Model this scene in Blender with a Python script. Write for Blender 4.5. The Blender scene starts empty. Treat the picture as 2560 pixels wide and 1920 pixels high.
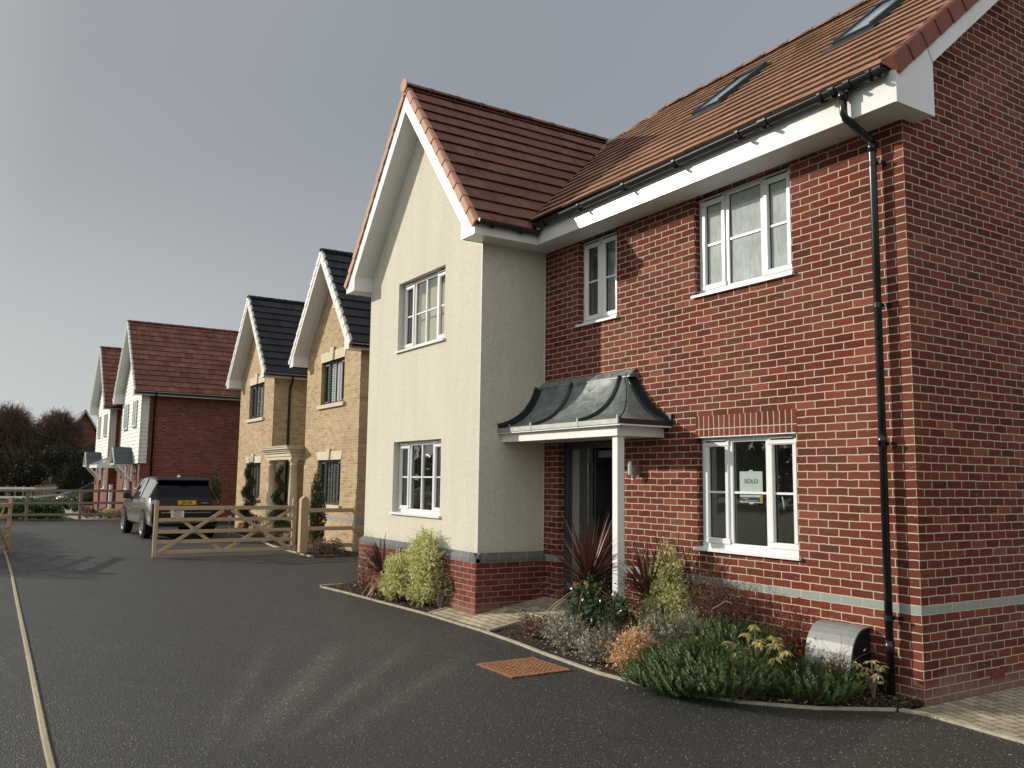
import bpy, math, random
from math import sin, cos, pi, radians, sqrt, tan
from mathutils import Vector, Matrix
random.seed(7)
SC = bpy.context.scene
COL = SC.collection

# ------------------------------------------------------------------ helpers
ORG = {}

def tag(o, label=None, cat=None, group=None, kind=None):
    if label: o['label'] = label
    if cat: o['category'] = cat
    if group: o['group'] = group
    if kind: o['kind'] = kind
    return o

def thing(name, label, cat, loc=(0, 0, 0), group=None):
    o = bpy.data.objects.new(name, None)
    COL.objects.link(o)
    o.location = loc
    o.empty_display_size = 0.2
    ORG[o.name] = Vector(loc)
    return tag(o, label, cat, group)

class MB:
    """collects faces; build() links them as ONE mesh object (vertices given in world space)"""
    def __init__(self):
        self.v = []; self.f = []; self.m = []; self.cuts = []
    def cut(self):
        """what follows becomes a part of its own (same name)"""
        self.cuts.append((len(self.v), len(self.f)))
    def xf(self, fn):
        self.v = [fn(*p) for p in self.v]; return self
    def add(self, vs, fs, mi=0):
        n = len(self.v)
        self.v.extend([tuple(p) for p in vs])
        for f in fs:
            self.f.append(tuple(i + n for i in f)); self.m.append(mi)
    def quad(self, a, b, c, d, mi=0):
        self.add([a, b, c, d], [(0, 1, 2, 3)], mi)
    def poly(self, pts, mi=0):
        self.add(pts, [tuple(range(len(pts)))], mi)
    def box(self, x0, x1, y0, y1, z0, z1, mi=0):
        self.add([(x0, y0, z0), (x1, y0, z0), (x1, y1, z0), (x0, y1, z0), (x0, y0, z1), (x1, y0, z1), (x1, y1, z1), (x0, y1, z1)],
                 [(0, 3, 2, 1), (4, 5, 6, 7), (0, 1, 5, 4), (1, 2, 6, 5), (2, 3, 7, 6), (3, 0, 4, 7)], mi)
    def bbox(self, x0, x1, y0, y1, z0, z1, b=0.006, mi=0):
        """box with chamfered edges along its longest axis"""
        d = [x1 - x0, y1 - y0, z1 - z0]
        ax = d.index(max(d))
        r = [(x0, x1), (y0, y1), (z0, z1)]
        o = [i for i in range(3) if i != ax]
        (a0, a1), (b0, b1) = r[o[0]], r[o[1]]
        prof = [(a0 + b, b0), (a1 - b, b0), (a1, b0 + b), (a1, b1 - b), (a1 - b, b1), (a0 + b, b1), (a0, b1 - b), (a0, b0 + b)]
        vs = []
        for t in r[ax]:
            for p in prof:
                q = [0, 0, 0]; q[ax] = t; q[o[0]] = p[0]; q[o[1]] = p[1]; vs.append(q)
        fs = [(i, (i + 1) % 8, 8 + (i + 1) % 8, 8 + i) for i in range(8)] + [tuple(range(7, -1, -1)), tuple(range(8, 16))]
        self.add(vs, fs, mi)
    def prism(self, prof, fn, t0, t1, mi=0, caps=True):
        """prof: list of 2D points; fn(a,b,t)->3D"""
        n = len(prof)
        vs = [fn(a, b, t0) for a, b in prof] + [fn(a, b, t1) for a, b in prof]
        fs = [(i, (i + 1) % n, n + (i + 1) % n, n + i) for i in range(n)]
        if caps: fs += [tuple(range(n - 1, -1, -1)), tuple(range(n, 2 * n))]
        self.add(vs, fs, mi)
    def beam(self, a, b, w, h, up=(0, 0, 1), mi=0):
        a = Vector(a); b = Vector(b); d = (b - a).normalized()
        s = d.cross(Vector(up)).normalized(); u = s.cross(d).normalized()
        vs = []
        for p in (a, b):
            for i, j in ((-1, -1), (1, -1), (1, 1), (-1, 1)):
                vs.append(p + s * (w / 2 * i) + u * (h / 2 * j))
        self.add(vs, [(0, 3, 2, 1), (4, 5, 6, 7), (0, 1, 5, 4), (1, 2, 6, 5), (2, 3, 7, 6), (3, 0, 4, 7)], mi)
    def tube(self, pts, r, n=10, mi=0, caps=True):
        pts = [Vector(p) for p in pts]
        rr = r if isinstance(r, (list, tuple)) else [r] * len(pts)
        vs = []; up = Vector((0.013, 0.021, 1)).normalized()
        for i, p in enumerate(pts):
            d = (pts[min(i + 1, len(pts) - 1)] - pts[max(i - 1, 0)])
            if d.length < 1e-9: d = Vector((0, 0, 1))
            d.normalize()
            s = d.cross(up)
            if s.length < 0.05: s = d.cross(Vector((0, 1, 0)))
            s.normalize(); u = s.cross(d)
            for k in range(n):
                a = 2 * pi * k / n
                vs.append(p + (s * cos(a) + u * sin(a)) * rr[i])
        fs = []
        for i in range(len(pts) - 1):
            for k in range(n):
                fs.append((i * n + k, i * n + (k + 1) % n, (i + 1) * n + (k + 1) % n, (i + 1) * n + k))
        if caps:
            fs.append(tuple(range(n - 1, -1, -1))); fs.append(tuple(range((len(pts) - 1) * n, len(pts) * n)))
        self.add(vs, fs, mi)
    def lathe(self, c, prof, n=20, mi=0):
        vs = []
        for r, z in prof:
            for k in range(n):
                a = 2 * pi * k / n
                vs.append((c[0] + r * cos(a), c[1] + r * sin(a), c[2] + z))
        fs = []
        for i in range(len(prof) - 1):
            for k in range(n):
                fs.append((i * n + k, i * n + (k + 1) % n, (i + 1) * n + (k + 1) % n, (i + 1) * n + k))
        fs.append(tuple(range(n - 1, -1, -1))); fs.append(tuple(range((len(prof) - 1) * n, len(prof) * n)))
        self.add(vs, fs, mi)
    def build(self, name, mats, parent=None, org=None, smooth=False, recalc=False):
        if not isinstance(mats, (list, tuple)): mats = [mats]
        if self.cuts:
            marks = [(0, 0)] + self.cuts + [(len(self.v), len(self.f))]; first = None
            for (va, fa), (vb, fb) in zip(marks[:-1], marks[1:]):
                if fb <= fa: continue
                m_ = MB(); m_.v = self.v[va:vb]; m_.f = [tuple(i - va for i in f) for f in self.f[fa:fb]]; m_.m = self.m[fa:fb]
                o_ = m_.build(name, mats, parent, org, smooth, recalc)
                first = first or o_
            return first
        if parent is not None: o3 = ORG[parent.name]
        else: o3 = Vector(org) if org is not None else Vector((0, 0, 0))
        me = bpy.data.meshes.new(name)
        me.from_pydata([(p[0] - o3[0], p[1] - o3[1], p[2] - o3[2]) for p in self.v], [], self.f)
        for m in mats: me.materials.append(m)
        if len(mats) > 1: me.polygons.foreach_set('material_index', self.m)
        if smooth: me.polygons.foreach_set('use_smooth', [True] * len(self.f))
        if recalc:
            import bmesh
            bm = bmesh.new(); bm.from_mesh(me); bmesh.ops.remove_doubles(bm, verts=bm.verts, dist=1e-5)
            bmesh.ops.recalc_face_normals(bm, faces=bm.faces); bm.to_mesh(me); bm.free()
        me.update()
        o = bpy.data.objects.new(name, me)
        COL.objects.link(o)
        if parent is not None: o.parent = parent
        else: o.location = o3
        ORG[o.name] = Vector(o3)
        return o

def copy_tree(o, parent=None):
    c = o.copy(); COL.objects.link(c)
    if parent is not None: c.parent = parent
    ORG[c.name] = ORG[o.name]
    for ch in list(o.children): copy_tree(ch, c)
    return c

def text_part(name, body, size, mat, parent, loc, rot, depth=0.001, align='CENTER', sx=1.0):
    cu = bpy.data.curves.new(name, 'FONT'); cu.body = body; cu.size = size; cu.align_x = align; cu.align_y = 'CENTER'; cu.extrude = depth
    cu.offset = size * 0.012
    t = bpy.data.objects.new(name, cu); COL.objects.link(t)
    bpy.context.view_layer.update()
    me = bpy.data.meshes.new_from_object(t)
    bpy.data.objects.remove(t)
    me.materials.clear(); me.materials.append(mat)
    o = bpy.data.objects.new(name, me); COL.objects.link(o)
    o.parent = parent
    o.location = Vector(loc) - ORG[parent.name]; o.rotation_euler = rot; o.scale = (sx, 1, 1)
    return o

# ------------------------------------------------------------------ materials
class N:
    def __init__(self, name):
        self.mat = bpy.data.materials.new(name); self.mat.use_nodes = True
        self.t = self.mat.node_tree; self.t.nodes.clear()
        self.out = self.t.nodes.new('ShaderNodeOutputMaterial')
    def n(self, typ, **kw):
        nd = self.t.nodes.new('ShaderNode' + typ)
        for k, v in kw.items():
            if k.startswith('i_'):
                nd.inputs[k[2:].replace('_', ' ')].default_value = v
            else: setattr(nd, k, v)
        return nd
    def L(self, a, b): self.t.links.new(a, b)
    def pos(self): return self.n('NewGeometry').outputs['Position']
    def obj(self): return self.n('TexCoord').outputs['Object']
    def math(self, op, a, b=None, clamp=False):
        m = self.n('Math', operation=op, use_clamp=clamp)
        for i, x in enumerate((a, b)):
            if x is None: continue
            if hasattr(x, 'links'): self.L(x, m.inputs[i])
            else: m.inputs[i].default_value = x
        return m.outputs[0]
    def mix(self, fac, a, b, blend='MIX'):
        m = self.n('Mix', data_type='RGBA', blend_type=blend)
        for s, x in ((m.inputs[0], fac), (m.inputs[6], a), (m.inputs[7], b)):
            if hasattr(x, 'links'): self.L(x, s)
            elif isinstance(x, (tuple, list)): s.default_value = (x[0], x[1], x[2], 1)
            else: s.default_value = x
        return m.outputs[2]
    def ramp(self, fac, stops):
        r = self.n('ValToRGB'); e = r.color_ramp.elements
        while len(e) < len(stops): e.new(0.5)
        for i, (p, c) in enumerate(stops):
            e[i].position = p
            if not isinstance(c, (tuple, list)): c = (c, c, c)
            e[i].color = (c[0], c[1], c[2], 1)
        self.L(fac, r.inputs[0]); return r.outputs[0]
    def noise(self, vec, scale, detail=3, rough=0.5, dist=0.0):
        nn = self.n('TexNoise'); nn.inputs['Scale'].default_value = scale; nn.inputs['Detail'].default_value = detail
        nn.inputs['Roughness'].default_value = rough; nn.inputs['Distortion'].default_value = dist
        if vec is not None: self.L(vec, nn.inputs['Vector'])
        return nn.outputs[0]
    def mapping(self, vec, scale=(1, 1, 1), rot=(0, 0, 0), loc=(0, 0, 0)):
        m = self.n('Mapping'); m.inputs['Scale'].default_value = scale; m.inputs['Rotation'].default_value = rot; m.inputs['Location'].default_value = loc
        self.L(vec, m.inputs[0]); return m.outputs[0]
    def bump(self, h, strength=0.3, dist=0.01, normal=None):
        b = self.n('Bump'); b.inputs['Strength'].default_value = strength; b.inputs['Distance'].default_value = dist
        self.L(h, b.inputs['Height'])
        if normal is not None: self.L(normal, b.inputs['Normal'])
        return b.outputs[0]
    def pbsdf(self, col, rough=0.6, spec=0.4, metal=0.0, normal=None, coat=0.0, sheen=0, emis=None):
        p = self.n('BsdfPrincipled')
        for s, x in (('Base Color', col), ('Roughness', rough), ('Specular IOR Level', spec), ('Metallic', metal), ('Coat Weight', coat)):
            if hasattr(x, 'links'): self.L(x, p.inputs[s])
            elif isinstance(x, (tuple, list)): p.inputs[s].default_value = (x[0], x[1], x[2], 1)
            else: p.inputs[s].default_value = x
        if normal is not None: self.L(normal, p.inputs['Normal'])
        return p.outputs[0]
    def done(self, sh):
        self.L(sh, self.out.inputs[0]); return self.mat

def simple(name, col, rough=0.6, spec=0.4, metal=0.0, var=0.12, vscale=3.0, bump=0.0, bscale=60, coat=0.0):
    m = N(name); p = m.pos()
    nz = m.noise(p, vscale, 5, 0.6)
    f = m.ramp(nz, [(0.3, 0.0), (0.7, 1.0)])
    c1 = tuple(c * (1 - var) for c in col); c2 = tuple(min(c * (1 + var), 1) for c in col)
    cc = m.mix(f, c1, c2)
    nrm = m.bump(m.noise(p, bscale, 4), bump, 0.01) if bump else None
    return m.done(m.pbsdf(cc, rough, spec, metal, nrm, coat))

def wall_uv(m, shift_side=0.1125):
    """u runs along the wall whichever way it faces, v = height"""
    g = m.n('NewGeometry'); s = m.n('SeparateXYZ'); m.L(g.outputs['Position'], s.inputs[0])
    sn = m.n('SeparateXYZ'); m.L(g.outputs['True Normal'], sn.inputs[0])
    ax = m.math('GREATER_THAN', m.math('ABSOLUTE', sn.outputs[0]), 0.5)
    u = m.math('ADD', m.math('ADD', s.outputs[0], s.outputs[1]), m.math('MULTIPLY', ax, shift_side))
    az = m.math('GREATER_THAN', m.math('ABSOLUTE', sn.outputs[2]), 0.5)
    v = s.outputs[2]
    cb = m.n('CombineXYZ'); m.L(u, cb.inputs[0]); m.L(v, cb.inputs[1])
    return cb.outputs[0], s, g.outputs['Position'], u, v

def brick_mat(name, c1, c2, mortar, dark, band=None, w=0.225, h=0.075, mort=0.011, vert=False, bump=0.6, pale=None, course_off=0.0, joint_vis=1.0, dirt=True, blotch=None):
    m = N(name)
    vec, s, pos, u, v = wall_uv(m)
    if vert:
        cb = m.n('CombineXYZ'); m.L(v, cb.inputs[0]); m.L(u, cb.inputs[1]); vec = cb.outputs[0]
    # wobble the joints a little so no line is ruled
    wob = m.n('TexNoise'); wob.inputs['Scale'].default_value = 9.0; wob.inputs['Detail'].default_value = 3; m.L(pos, wob.inputs['Vector'])
    sub = m.n('VectorMath', operation='SUBTRACT'); m.L(wob.outputs['Color'], sub.inputs[0]); sub.inputs[1].default_value = (0.5, 0.5, 0.5)
    sc = m.n('VectorMath', operation='SCALE'); m.L(sub.outputs[0], sc.inputs[0]); sc.inputs['Scale'].default_value = 0.016
    ad = m.n('VectorMath', operation='ADD'); m.L(vec, ad.inputs[0]); m.L(sc.outputs[0], ad.inputs[1])
    vec = m.mapping(ad.outputs[0], loc=(0.0, course_off, 0))
    def bt(ca, cb_, cm, seedshift=0.0):
        b = m.n('TexBrick'); b.offset = 0.0 if vert else 0.5
        b.inputs['Scale'].default_value = 1.0; b.inputs['Brick Width'].default_value = w; b.inputs['Row Height'].default_value = h
        b.inputs['Mortar Size'].default_value = mort * 0.5; b.inputs['Mortar Smooth'].default_value = 0.25
        b.inputs['Color1'].default_value = (*ca, 1); b.inputs['Color2'].default_value = (*cb_, 1); b.inputs['Mortar'].default_value = (*cm, 1)
        m.L(vec, b.inputs['Vector']); return b
    b = bt((0, 0, 0), (1, 1, 1), (0.5, 0.5, 0.5))
    rnd = b.outputs['Color']; fac = b.outputs['Fac']
    col = m.ramp(rnd, [(0.0, dark), (0.25, c1), (0.85, c2), (1.0, pale if pale else c2)])
    fine = m.noise(m.mapping(pos, (1, 1, 2.5)), 38, 6, 0.7, 0.6)
    col = m.mix(m.ramp(fine, [(0.3, 0.0), (0.62, 1.0)]), m.mix(1.0, col, (0.72, 0.70, 0.70), 'MULTIPLY'), col)
    if blotch:
        bl = m.noise(m.mapping(pos, (1, 1, 1.6)), 16, 3, 0.5)
        col = m.mix(m.ramp(bl, [(0.63, 0.0), (0.70, 0.75)]), col, blotch)
    drift = m.noise(pos, 0.55, 3, 0.5)
    col = m.mix(m.ramp(drift, [(0.4, 0.0), (0.62, 0.5)]), col, m.mix(1.0, col, (0.74, 0.72, 0.74), 'MULTIPLY'))
    big = m.noise(pos, 0.9, 4, 0.6)
    col = m.mix(m.ramp(big, [(0.4, 0.0), (0.75, 0.22)]), col, m.mix(0.5, col, (mortar[0] * 0.75, mortar[1] * 0.62, mortar[2] * 0.6)))
    if band:
        zlo, zhi, bc = band
        inb = m.math('MULTIPLY', m.math('GREATER_THAN', v, zlo), m.math('LESS_THAN', v, zhi))
        col = m.mix(inb, col, m.mix(fine, tuple(x * 0.8 for x in bc), bc))
    mc = m.mix(m.noise(pos, 30, 3), tuple(x * 0.8 for x in mortar), mortar)
    fj = m.math('MULTIPLY', fac, joint_vis)
    col = m.mix(fj, col, mc)
    if dirt:
        # pale splash and mud at the foot of the wall
        ft = m.math('ADD', m.math('MULTIPLY', v, -4.6), m.math('MULTIPLY', m.noise(pos, 2.5, 4), 2.1))
        col = m.mix(m.ramp(ft, [(0.0, 0.0), (0.9, 0.62)]), col, (0.27, 0.195, 0.15))
    height = m.math('ADD', m.math('MULTIPLY', m.math('SUBTRACT', 1.0, fac), 1.0), m.math('MULTIPLY', fine, 0.55))
    crease = m.noise(m.mapping(pos, (3, 3, 9), (0.3, 0.2, 0.4)), 9, 4, 0.6, 1.5)
    height = m.math('ADD', height, m.math('MULTIPLY', crease, 0.5))
    nrm = m.bump(height, bump, 0.006)
    return m.done(m.pbsdf(col, 0.85, 0.12, 0, nrm))

M = {}
MORT = (0.53, 0.46, 0.35)
M['brick'] = brick_mat('red_brick', (0.132, 0.030, 0.019), (0.180, 0.043, 0.026), MORT, (0.098, 0.025, 0.018), band=(0.735, 0.81, (0.30, 0.335, 0.315)), pale=(0.25, 0.075, 0.046), blotch=(0.21, 0.10, 0.075), course_off=0.015)
M['brick_plinth'] = brick_mat('red_brick_plinth', (0.155, 0.036, 0.029), (0.195, 0.048, 0.036), (0.36, 0.27, 0.20), (0.12, 0.031, 0.027), pale=(0.24, 0.075, 0.055), course_off=0.015)
M['brick_soldier'] = brick_mat('red_brick_upright', (0.15, 0.035, 0.026), (0.19, 0.046, 0.033), MORT, (0.12, 0.030, 0.024), w=0.30, h=0.075, vert=True, pale=(0.24, 0.07, 0.05), dirt=False, course_off=0.02)
M['brick_blue'] = brick_mat('blue_grey_brick', (0.065, 0.075, 0.08), (0.10, 0.11, 0.115), (0.28, 0.25, 0.2), (0.05, 0.06, 0.065), w=0.1125, h=0.3, pale=(0.12, 0.13, 0.13), dirt=False, bump=0.3)
M['brick_buff'] = brick_mat('buff_brick', (0.45, 0.335, 0.19), (0.53, 0.405, 0.24), (0.58, 0.47, 0.31), (0.36, 0.25, 0.14), band=(0.72, 0.84, (0.30, 0.31, 0.30)), pale=(0.58, 0.45, 0.28), joint_vis=1.0, dirt=False, blotch=(0.32, 0.21, 0.12))
M['brick_far'] = brick_mat('red_brick_weathered', (0.16, 0.044, 0.030), (0.21, 0.06, 0.04), (0.40, 0.27, 0.19), (0.12, 0.033, 0.025), pale=(0.27, 0.09, 0.06), dirt=False)

def render_mat():
    m = N('cream_render'); p = m.pos()
    fine = m.noise(p, 95, 4, 0.7); mid = m.noise(p, 22, 4, 0.6); big = m.noise(m.mapping(p, (1.6, 1.6, 0.22)), 1.6, 5, 0.65)
    c = m.mix(m.ramp(mid, [(0.35, 0.0), (0.7, 1.0)]), (0.55, 0.52, 0.43), (0.66, 0.63, 0.54))
    c = m.mix(m.ramp(big, [(0.42, 0.0), (0.72, 0.6)]), c, (0.50, 0.47, 0.385))
    sz = m.n('SeparateXYZ'); m.L(p, sz.inputs[0])
    foot = m.math('ADD', m.math('MULTIPLY', m.math('SUBTRACT', sz.outputs[2], 0.85), -3.2), m.math('MULTIPLY', m.noise(p, 5, 4), 0.9))
    c = m.mix(m.ramp(foot, [(0.1, 0.0), (0.9, 0.45)]), c, (0.30, 0.27, 0.19))
    return m.done(m.pbsdf(c, 0.9, 0.2, 0, m.bump(m.math('ADD', fine, m.math('MULTIPLY', mid, 0.4)), 0.7, 0.004)))
M['render'] = render_mat()
M['upvc'] = simple('white_upvc', (0.72, 0.735, 0.73), 0.22, 0.5, var=0.04, vscale=2.0)
M['soffit'] = simple('white_board', (0.66, 0.67, 0.655), 0.28, 0.5, var=0.05, vscale=1.5)
M['canopy_white'] = simple('painted_timber_white', (0.70, 0.71, 0.69), 0.4, 0.4, var=0.05, vscale=4)
M['black'] = simple('black_plastic', (0.012, 0.013, 0.014), 0.28, 0.5, var=0.3, vscale=6)
M['dark_gap'] = simple('matt_black', (0.01, 0.01, 0.01), 0.9, 0.1)  # plain matt black for gaskets, joints, wheel arches and drain recesses
M['grey_frame'] = simple('anthracite_frame', (0.03, 0.038, 0.045), 0.35, 0.5, var=0.1)
M['steel'] = simple('brushed_steel', (0.55, 0.55, 0.53), 0.35, 0.5, metal=0.9, var=0.1, vscale=20)
M['galv'] = simple('galvanised_steel', (0.45, 0.46, 0.46), 0.45, 0.5, metal=0.8, var=0.25, vscale=30)
M['coping'] = None

def lead_mat():
    m = N('lead_grey_sheet'); p = m.pos()
    sw = m.noise(m.mapping(p, (1, 2, 1)), 3.2, 5, 0.55, 2.2)
    c = m.ramp(sw, [(0.3, (0.11, 0.135, 0.14)), (0.5, (0.19, 0.215, 0.21)), (0.7, (0.26, 0.28, 0.27))])
    return m.done(m.pbsdf(c, m.ramp(sw, [(0.3, 0.30), (0.7, 0.48)]), 0.5, 0.25, m.bump(sw, 0.04, 0.01)))
M['lead'] = lead_mat()
M['lead_dark'] = simple('dark_lead_roll', (0.020, 0.027, 0.028), 0.38, 0.5, var=0.2, vscale=8)
M['lead_pale'] = simple('pale_lead_flashing', (0.27, 0.28, 0.27), 0.45, 0.5, metal=0.2, var=0.2, vscale=10)

def tile_mat(name, top1, top2, stain, moss=None, mossf=0.0, rough=0.8):
    m = N(name)
    g = m.n('NewGeometry'); p = g.outputs['Position']; rnd = g.outputs['Random Per Island']
    c = m.mix(rnd, top1, top2)
    st = m.noise(m.mapping(p, (2.5, 2.5, 0.7)), 3.0, 4, 0.65)
    c = m.mix(m.ramp(st, [(0.45, 0.0), (0.72, 0.75)]), c, stain)
    fine = m.noise(p, 60, 5, 0.7)
    c = m.mix(m.ramp(fine, [(0.3, 0.35), (0.6, 0.0)]), c, tuple(x * 0.5 for x in stain))
    if moss:
        ms = m.noise(p, 26, 6, 0.75)
        c = m.mix(m.ramp(ms, [(0.5 - mossf * 0.22, 0.0), (0.62 - mossf * 0.1, 0.85)]), c, moss)
    return m.done(m.pbsdf(c, rough, 0.3, 0, m.bump(fine, 0.35, 0.006)))
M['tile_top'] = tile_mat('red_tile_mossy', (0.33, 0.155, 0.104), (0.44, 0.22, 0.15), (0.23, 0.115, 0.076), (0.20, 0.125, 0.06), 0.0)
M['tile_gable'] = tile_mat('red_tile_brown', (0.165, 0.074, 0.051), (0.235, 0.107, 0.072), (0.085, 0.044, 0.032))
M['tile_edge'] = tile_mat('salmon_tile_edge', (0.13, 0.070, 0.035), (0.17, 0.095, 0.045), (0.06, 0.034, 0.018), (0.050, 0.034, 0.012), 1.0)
M['tile_edge_dark'] = simple('tile_butt_dark', (0.05, 0.025, 0.02), 0.9, 0.2)
M['verge'] = tile_mat('salmon_verge_cap', (0.50, 0.27, 0.19), (0.56, 0.32, 0.225), (0.42, 0.23, 0.16))
M['verge_red'] = tile_mat('red_verge_cap', (0.22, 0.085, 0.06), (0.25, 0.098, 0.07), (0.19, 0.075, 0.052))
M['ridge'] = tile_mat('ridge_tile_clay', (0.30, 0.14, 0.10), (0.36, 0.19, 0.14), (0.17, 0.10, 0.075), (0.13, 0.11, 0.07), 0.3)
M['slate'] = tile_mat('black_slate_tile', (0.022, 0.024, 0.027), (0.045, 0.047, 0.050), (0.014, 0.015, 0.017), rough=0.65)
M['slate_grey'] = tile_mat('grey_slate_tile', (0.07, 0.085, 0.095), (0.10, 0.115, 0.125), (0.05, 0.06, 0.065), rough=0.6)
M['tile_far'] = tile_mat('red_tile_far', (0.16, 0.064, 0.043), (0.30, 0.125, 0.082), (0.075, 0.036, 0.026))
M['cap_white'] = simple('pale_verge_trim', (0.5, 0.5, 0.47), 0.5, 0.4, var=0.15, vscale=12)
M['stone'] = simple('cast_stone', (0.56, 0.50, 0.37), 0.85, 0.25, var=0.08, vscale=5, bump=0.2)
M['stone_dark'] = simple('keystone_joint', (0.10, 0.09, 0.07), 0.9, 0.2)

def clad_mat():
    m = N('white_weatherboard'); p = m.pos()
    c = m.mix(m.noise(m.mapping(p, (1, 1, 12)), 3, 3), (0.58, 0.59, 0.54), (0.68, 0.69, 0.64))
    return m.done(m.pbsdf(c, 0.5, 0.4, 0, None))
M['clad'] = clad_mat()

def asphalt_mat(name, base, speck=0.35):
    m = N(name); p = m.pos()
    v = m.n('TexVoronoi'); v.inputs['Scale'].default_value = 85; m.L(p, v.inputs['Vector'])
    st = m.ramp(m.n('SeparateColor').outputs[0] if False else v.outputs['Color'], [(0.15, tuple(x * 0.6 for x in base)), (0.85, tuple(x * 1.35 for x in base))])
    v2 = m.n('TexVoronoi'); v2.inputs['Scale'].default_value = 75; m.L(p, v2.inputs['Vector'])
    r = m.n('SeparateColor'); m.L(v2.outputs['Color'], r.inputs[0])
    sp = m.math('MULTIPLY', m.math('GREATER_THAN', r.outputs[1], 0.955), m.math('LESS_THAN', v2.outputs['Distance'], 0.42))
    c = m.mix(m.math('MULTIPLY', sp, speck), st, (0.5, 0.49, 0.45))
    big = m.noise(p, 0.45, 5, 0.6); mid = m.noise(m.mapping(p, (0.5, 3.0, 1), (0, 0, 0.35)), 1.1, 4, 0.6)
    c = m.mix(m.ramp(big, [(0.35, 0.0), (0.7, 0.5)]), c, m.mix(1.0, c, (1.45, 1.42, 1.35), 'MULTIPLY'))
    c = m.mix(m.ramp(mid, [(0.5, 0.0), (0.72, 0.35)]), c, m.mix(1.0, c, (1.6, 1.55, 1.45), 'MULTIPLY'))
    # pale streaks painted in for sun reflected off the windows onto the drive
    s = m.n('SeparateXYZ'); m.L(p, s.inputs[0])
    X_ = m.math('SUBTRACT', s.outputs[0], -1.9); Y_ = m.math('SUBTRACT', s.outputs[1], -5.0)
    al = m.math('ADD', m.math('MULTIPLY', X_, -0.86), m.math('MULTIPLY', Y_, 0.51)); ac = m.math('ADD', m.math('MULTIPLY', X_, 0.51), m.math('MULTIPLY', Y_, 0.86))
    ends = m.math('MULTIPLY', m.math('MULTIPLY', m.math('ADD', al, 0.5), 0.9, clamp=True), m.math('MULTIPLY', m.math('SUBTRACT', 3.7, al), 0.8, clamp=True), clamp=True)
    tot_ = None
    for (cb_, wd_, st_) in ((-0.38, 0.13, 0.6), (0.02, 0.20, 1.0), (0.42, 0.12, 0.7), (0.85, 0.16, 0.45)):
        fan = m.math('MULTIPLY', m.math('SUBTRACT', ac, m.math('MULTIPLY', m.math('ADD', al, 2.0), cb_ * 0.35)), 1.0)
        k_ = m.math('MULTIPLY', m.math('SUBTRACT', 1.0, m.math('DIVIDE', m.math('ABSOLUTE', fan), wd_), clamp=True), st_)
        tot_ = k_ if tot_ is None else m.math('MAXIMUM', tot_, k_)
    reflected_sun = m.math('MULTIPLY', m.math('MULTIPLY', tot_, ends), m.ramp(m.noise(p, 2.2, 5, 0.7), [(0.3, 0.3), (0.65, 0.85)]))
    c = m.mix(reflected_sun, c, m.mix(1.0, c, (3.6, 3.5, 3.2), 'MULTIPLY'))
    stain = m.noise(p, 1.7, 3, 0.55, 0.8)
    c = m.mix(m.ramp(stain, [(0.66, 0.0), (0.74, 0.45)]), c, m.mix(1.0, c, (0.6, 0.6, 0.62), 'MULTIPLY'))
    h = m.math('ADD', v.outputs['Distance'], m.math('MULTIPLY', m.noise(p, 130, 3, 0.7), 0.5))
    rough = m.ramp(m.noise(p, 40, 3), [(0.3, 0.42), (0.7, 0.75)])
    return m.done(m.pbsdf(c, rough, 0.55, 0, m.bump(h, 0.9, 0.008)))
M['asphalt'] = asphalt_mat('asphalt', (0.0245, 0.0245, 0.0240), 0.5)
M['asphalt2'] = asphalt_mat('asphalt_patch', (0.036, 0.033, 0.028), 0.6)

def paver_mat(name, c1, c2, dark, w=0.2, h=0.1, rot=0.0):
    m = N(name); p = m.pos()
    vec = m.mapping(p, rot=(0, 0, rot))
    wob = m.n('TexNoise'); wob.inputs['Scale'].default_value = 6; m.L(p, wob.inputs['Vector'])
    sc = m.n('VectorMath', operation='SCALE'); m.L(wob.outputs['Color'], sc.inputs[0]); sc.inputs['Scale'].default_value = 0.02
    ad = m.n('VectorMath', operation='ADD'); m.L(vec, ad.inputs[0]); m.L(sc.outputs[0], ad.inputs[1])
    b = m.n('TexBrick'); b.offset = 0.5
    b.inputs['Scale'].default_value = 1; b.inputs['Brick Width'].default_value = w; b.inputs['Row Height'].default_value = h
    b.inputs['Mortar Size'].default_value = 0.006; b.inputs['Mortar Smooth'].default_value = 0.4
    b.inputs['Color1'].default_value = (0, 0, 0, 1); b.inputs['Color2'].default_value = (1, 1, 1, 1); b.inputs['Mortar'].default_value = (0.5, 0.5, 0.5, 1)
    m.L(ad.outputs[0], b.inputs['Vector'])
    c = m.ramp(b.outputs['Color'], [(0.0, dark), (0.22, c1), (1.0, c2)])
    c = m.mix(m.ramp(m.noise(p, 2.0, 5, 0.7), [(0.45, 0.0), (0.7, 0.7)]), c, tuple(x * 0.6 for x in c1))
    c = m.mix(m.ramp(m.noise(p, 50, 4, 0.7), [(0.35, 0.4), (0.6, 0.0)]), c, dark)
    c = m.mix(b.outputs['Fac'], c, (0.05, 0.045, 0.03))
    h_ = m.math('ADD', m.math('SUBTRACT', 1.0, b.outputs['Fac']), m.math('MULTIPLY', m.noise(p, 45, 4), 0.3))
    return m.done(m.pbsdf(c, 0.9, 0.25, 0, m.bump(h_, 0.8, 0.008)))
M['paver'] = paver_mat('buff_block_paving', (0.46, 0.405, 0.28), (0.57, 0.51, 0.37), (0.24, 0.20, 0.135), rot=0.0)
M['paver2'] = paver_mat('tan_block_paving', (0.42, 0.36, 0.25), (0.54, 0.47, 0.33), (0.22, 0.185, 0.125), rot=0.30)
M['kerb'] = simple('concrete_edging', (0.36, 0.33, 0.25), 0.9, 0.2, var=0.22, vscale=9, bump=0.4)
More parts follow.
